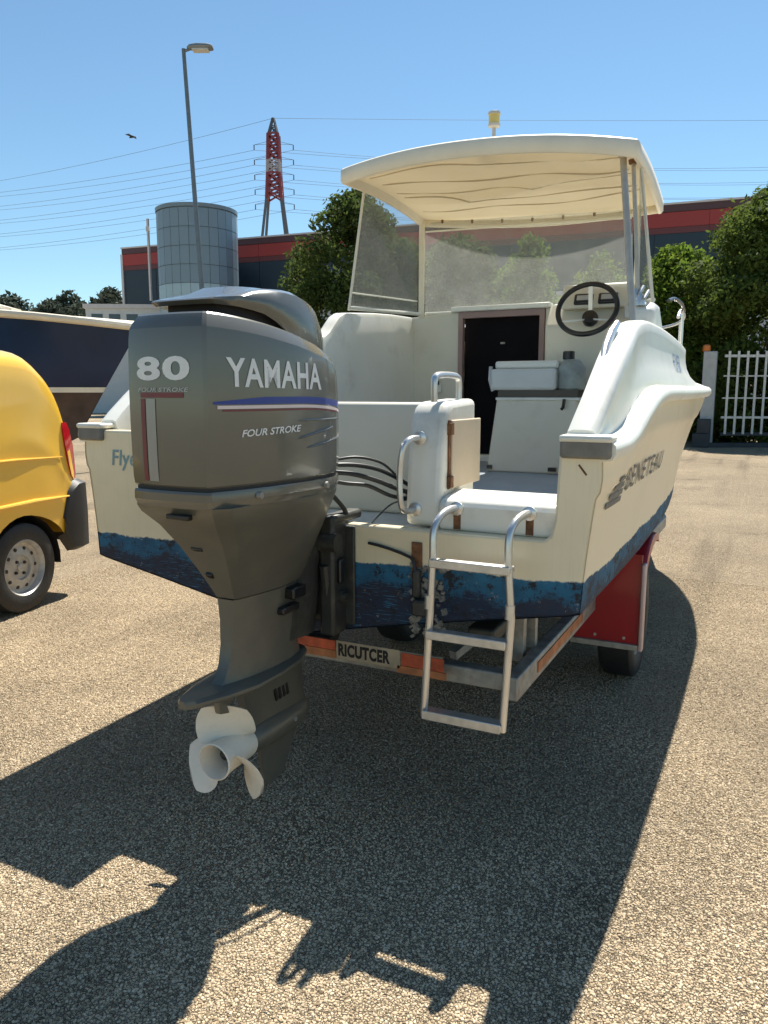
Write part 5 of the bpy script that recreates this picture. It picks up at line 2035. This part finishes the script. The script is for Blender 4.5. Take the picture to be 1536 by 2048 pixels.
# bumper wrapping the rear corner
rgb = []
for y, o_, z0, z1 in ((1.46, .004, .46, .62), (1.52, .010, .34, .80), (1.60, .014, .33, .86), (1.68, .000, .33, .86), (1.735, -.06, .34, .80), (1.75, -.16, .36, .74)):
    rgb.append([(VX + o_ - .05, y - .02, z0), (VX + o_, y, z0 + .03), (VX + o_ + .006, y, (z0 + z1) / 2), (VX + o_, y, z1 - .03), (VX + o_ - .05, y - .02, z1)])
rgb.append([(VC, 1.77 - .02 * k * 0, q[2]) for k, q in enumerate(rgb[-1])])
mir = [[(2 * VC - q[0], q[1], q[2]) for q in r] for r in rgb[:-1][::-1]]
b = MB(); b.rings(rgb + mir, closed=False)
b.build('bumper', M_bumper, van, sharp=50)
# tail lamp on the corner
for s in (1, -1):
    rg = []
    for z, ya, yb, o_ in ((1.285, 1.505, 1.555, .004), (1.24, 1.500, 1.575, .010), (1.12, 1.510, 1.610, .014), (1.0, 1.53, 1.645, .014), (.90, 1.56, 1.665, .010), (.86, 1.60, 1.665, .004)):
        xa = wt_(ya) * (1 - .035 * max(0, (z - .95) / .85)); xb = wt_(yb) * (1 - .035 * max(0, (z - .95) / .85))
        rg.append([(VC + s * (xa - .04), ya, z), (VC + s * (xa + o_), ya, z), (VC + s * (xb + o_ + .006), (ya + yb) / 2 + .01, z), (VC + s * (xb + o_ - .01), yb + .012, z), (VC + s * (xb - .10), yb + .03, z), (VC + s * (xb - .12), ya, z)])
    b = MB(); b.rings(rg)
    tl_ = b.build('tail_lamp', M_tail, van, sharp=50)
# wheels
wh_proto = None
for wy in wheels_y:
    for s in (1, -1):
        wc = Vector((VC + s * (VW - .105), wy, .312))
        if wh_proto is None:
            we = empty('wheel', wc - Vector(van.location)); we.parent = van
            b = MB(); b.lathe(wc, (1, 0, 0), [(-.08, .19), (-.09, .22), (-.09, .285), (-.075, .306), (-.03, .312), (.03, .312), (.075, .306), (.09, .285), (.092, .22), (.085, .196), (.06, .19)], 48, cap=False)
            b.build('tyre', M_black, we, sharp=40)
            b = MB(); b.lathe(wc, (1, 0, 0), [(-.07, .192), (.060, .192), (.083, .197), (.086, .190), (.070, .180), (.048, .172), (.040, .150), (.052, .120), (.056, .085), (.040, .080), (.038, .0)], 48)
            rm = b.build('rim', M_rim, we, sharp=30)
            for k in range(10):
                a = 2 * math.pi * k / 10
                c = wc + Vector((.047, .135 * math.cos(a), .135 * math.sin(a)))
                b = MB(); b.lathe(c, (1, 0, 0), [(-.01, .013), (.0035, .013)], 10)
                b.build('vent_hole', M_black, rm)
            for k in range(4):
                a = 2 * math.pi * k / 4 + .6
                c = wc + Vector((.038, .052 * math.cos(a), .052 * math.sin(a)))
                b = MB(); b.lathe(c, (1, 0, 0), [(0, .012), (.014, .010)], 6)
                b.build('wheel_bolt', M_black, rm)
            b = MB(); b.lathe(wc + Vector((.036, 0, 0)), (1, 0, 0), [(0, .030), (.012, .028), (.016, .01)], 16)
            b.build('hub_cap', M_rim, rm)
            wh_proto = we
        else:
            we = copy_tree(wh_proto, van)
            we.location = wc - Vector(van.location)
            if s < 0: we.rotation_euler = (0, 0, math.pi)
# arch liners and underbody
b = MB()
for wy in wheels_y:
    for s in (1, -1):
        rgx = []
        for xo_ in (.02, .30):
            rgx.append([(VC + s * (VW - xo_), wy + (AR + .018) * math.cos(a), .31 + (AR + .018) * math.sin(a)) for a in np.linspace(-.1, math.pi + .1, 15)])
        b.rings(rgx, closed=False)
        rl_ = rgx[1]
        b.add(rl_, [tuple(range(len(rl_)))])
b.build('wheel_arch_liner', M_bumper, van)
b = MB(); b.box((VC - .58, -2.3, .22), (VC + .58, 1.62, .34)); b.build('underbody', M_bumper, van, smooth=False)
b = MB(); b.box((VC - VW + .015, -1.10, 0.27), (VC + VW - .012, .68, .31)); b.build('sill', M_bumper, van, smooth=False)
# front cab windows
for s in (1, -1):
    b = MB()
    pts = [(-1.0, 1.10), (-.62, 1.52), (-.12, 1.62), (.02, 1.60), (.02, 1.10)]
    b.add([(VC + s * (wt_(y) * (1 - .035 * max(0, (z - .95) / .85)) + .003), y, z) for y, z in pts] + [(VC + s * (wt_(y) - .08), y, z) for y, z in pts], [tuple(range(5)), tuple(range(9, 4, -1))] + [(i, i + 5, (i + 1) % 5 + 5, (i + 1) % 5) for i in range(5)])
    b.build('cab_window', M_vanglass, van, smooth=False)
# longer rear overhang
for o_ in van.children_recursive:
    if o_.type != 'MESH' or o_.name.split('.')[0] in ('tyre', 'rim', 'vent_hole', 'wheel_bolt', 'hub_cap', 'wheel_arch_liner'):
        continue
    off = world_loc(o_).y
    for v_ in o_.data.vertices:
        wy_ = v_.co.y + off
        if wy_ > 1.25 + .25:
            v_.co.y += (wy_ - 1.5) * .15 + .10
        elif wy_ > 1.25:
            v_.co.y += (wy_ - 1.25) * .40
# the van stands turned a little from the boat's line
th_v = math.radians(11)
pv = Vector((VX, 1.25, 0))
van.location = pv + Matrix.Rotation(th_v, 3, 'Z') @ (Vector(van.location) - pv)
van.rotation_euler = (0, 0, th_v)
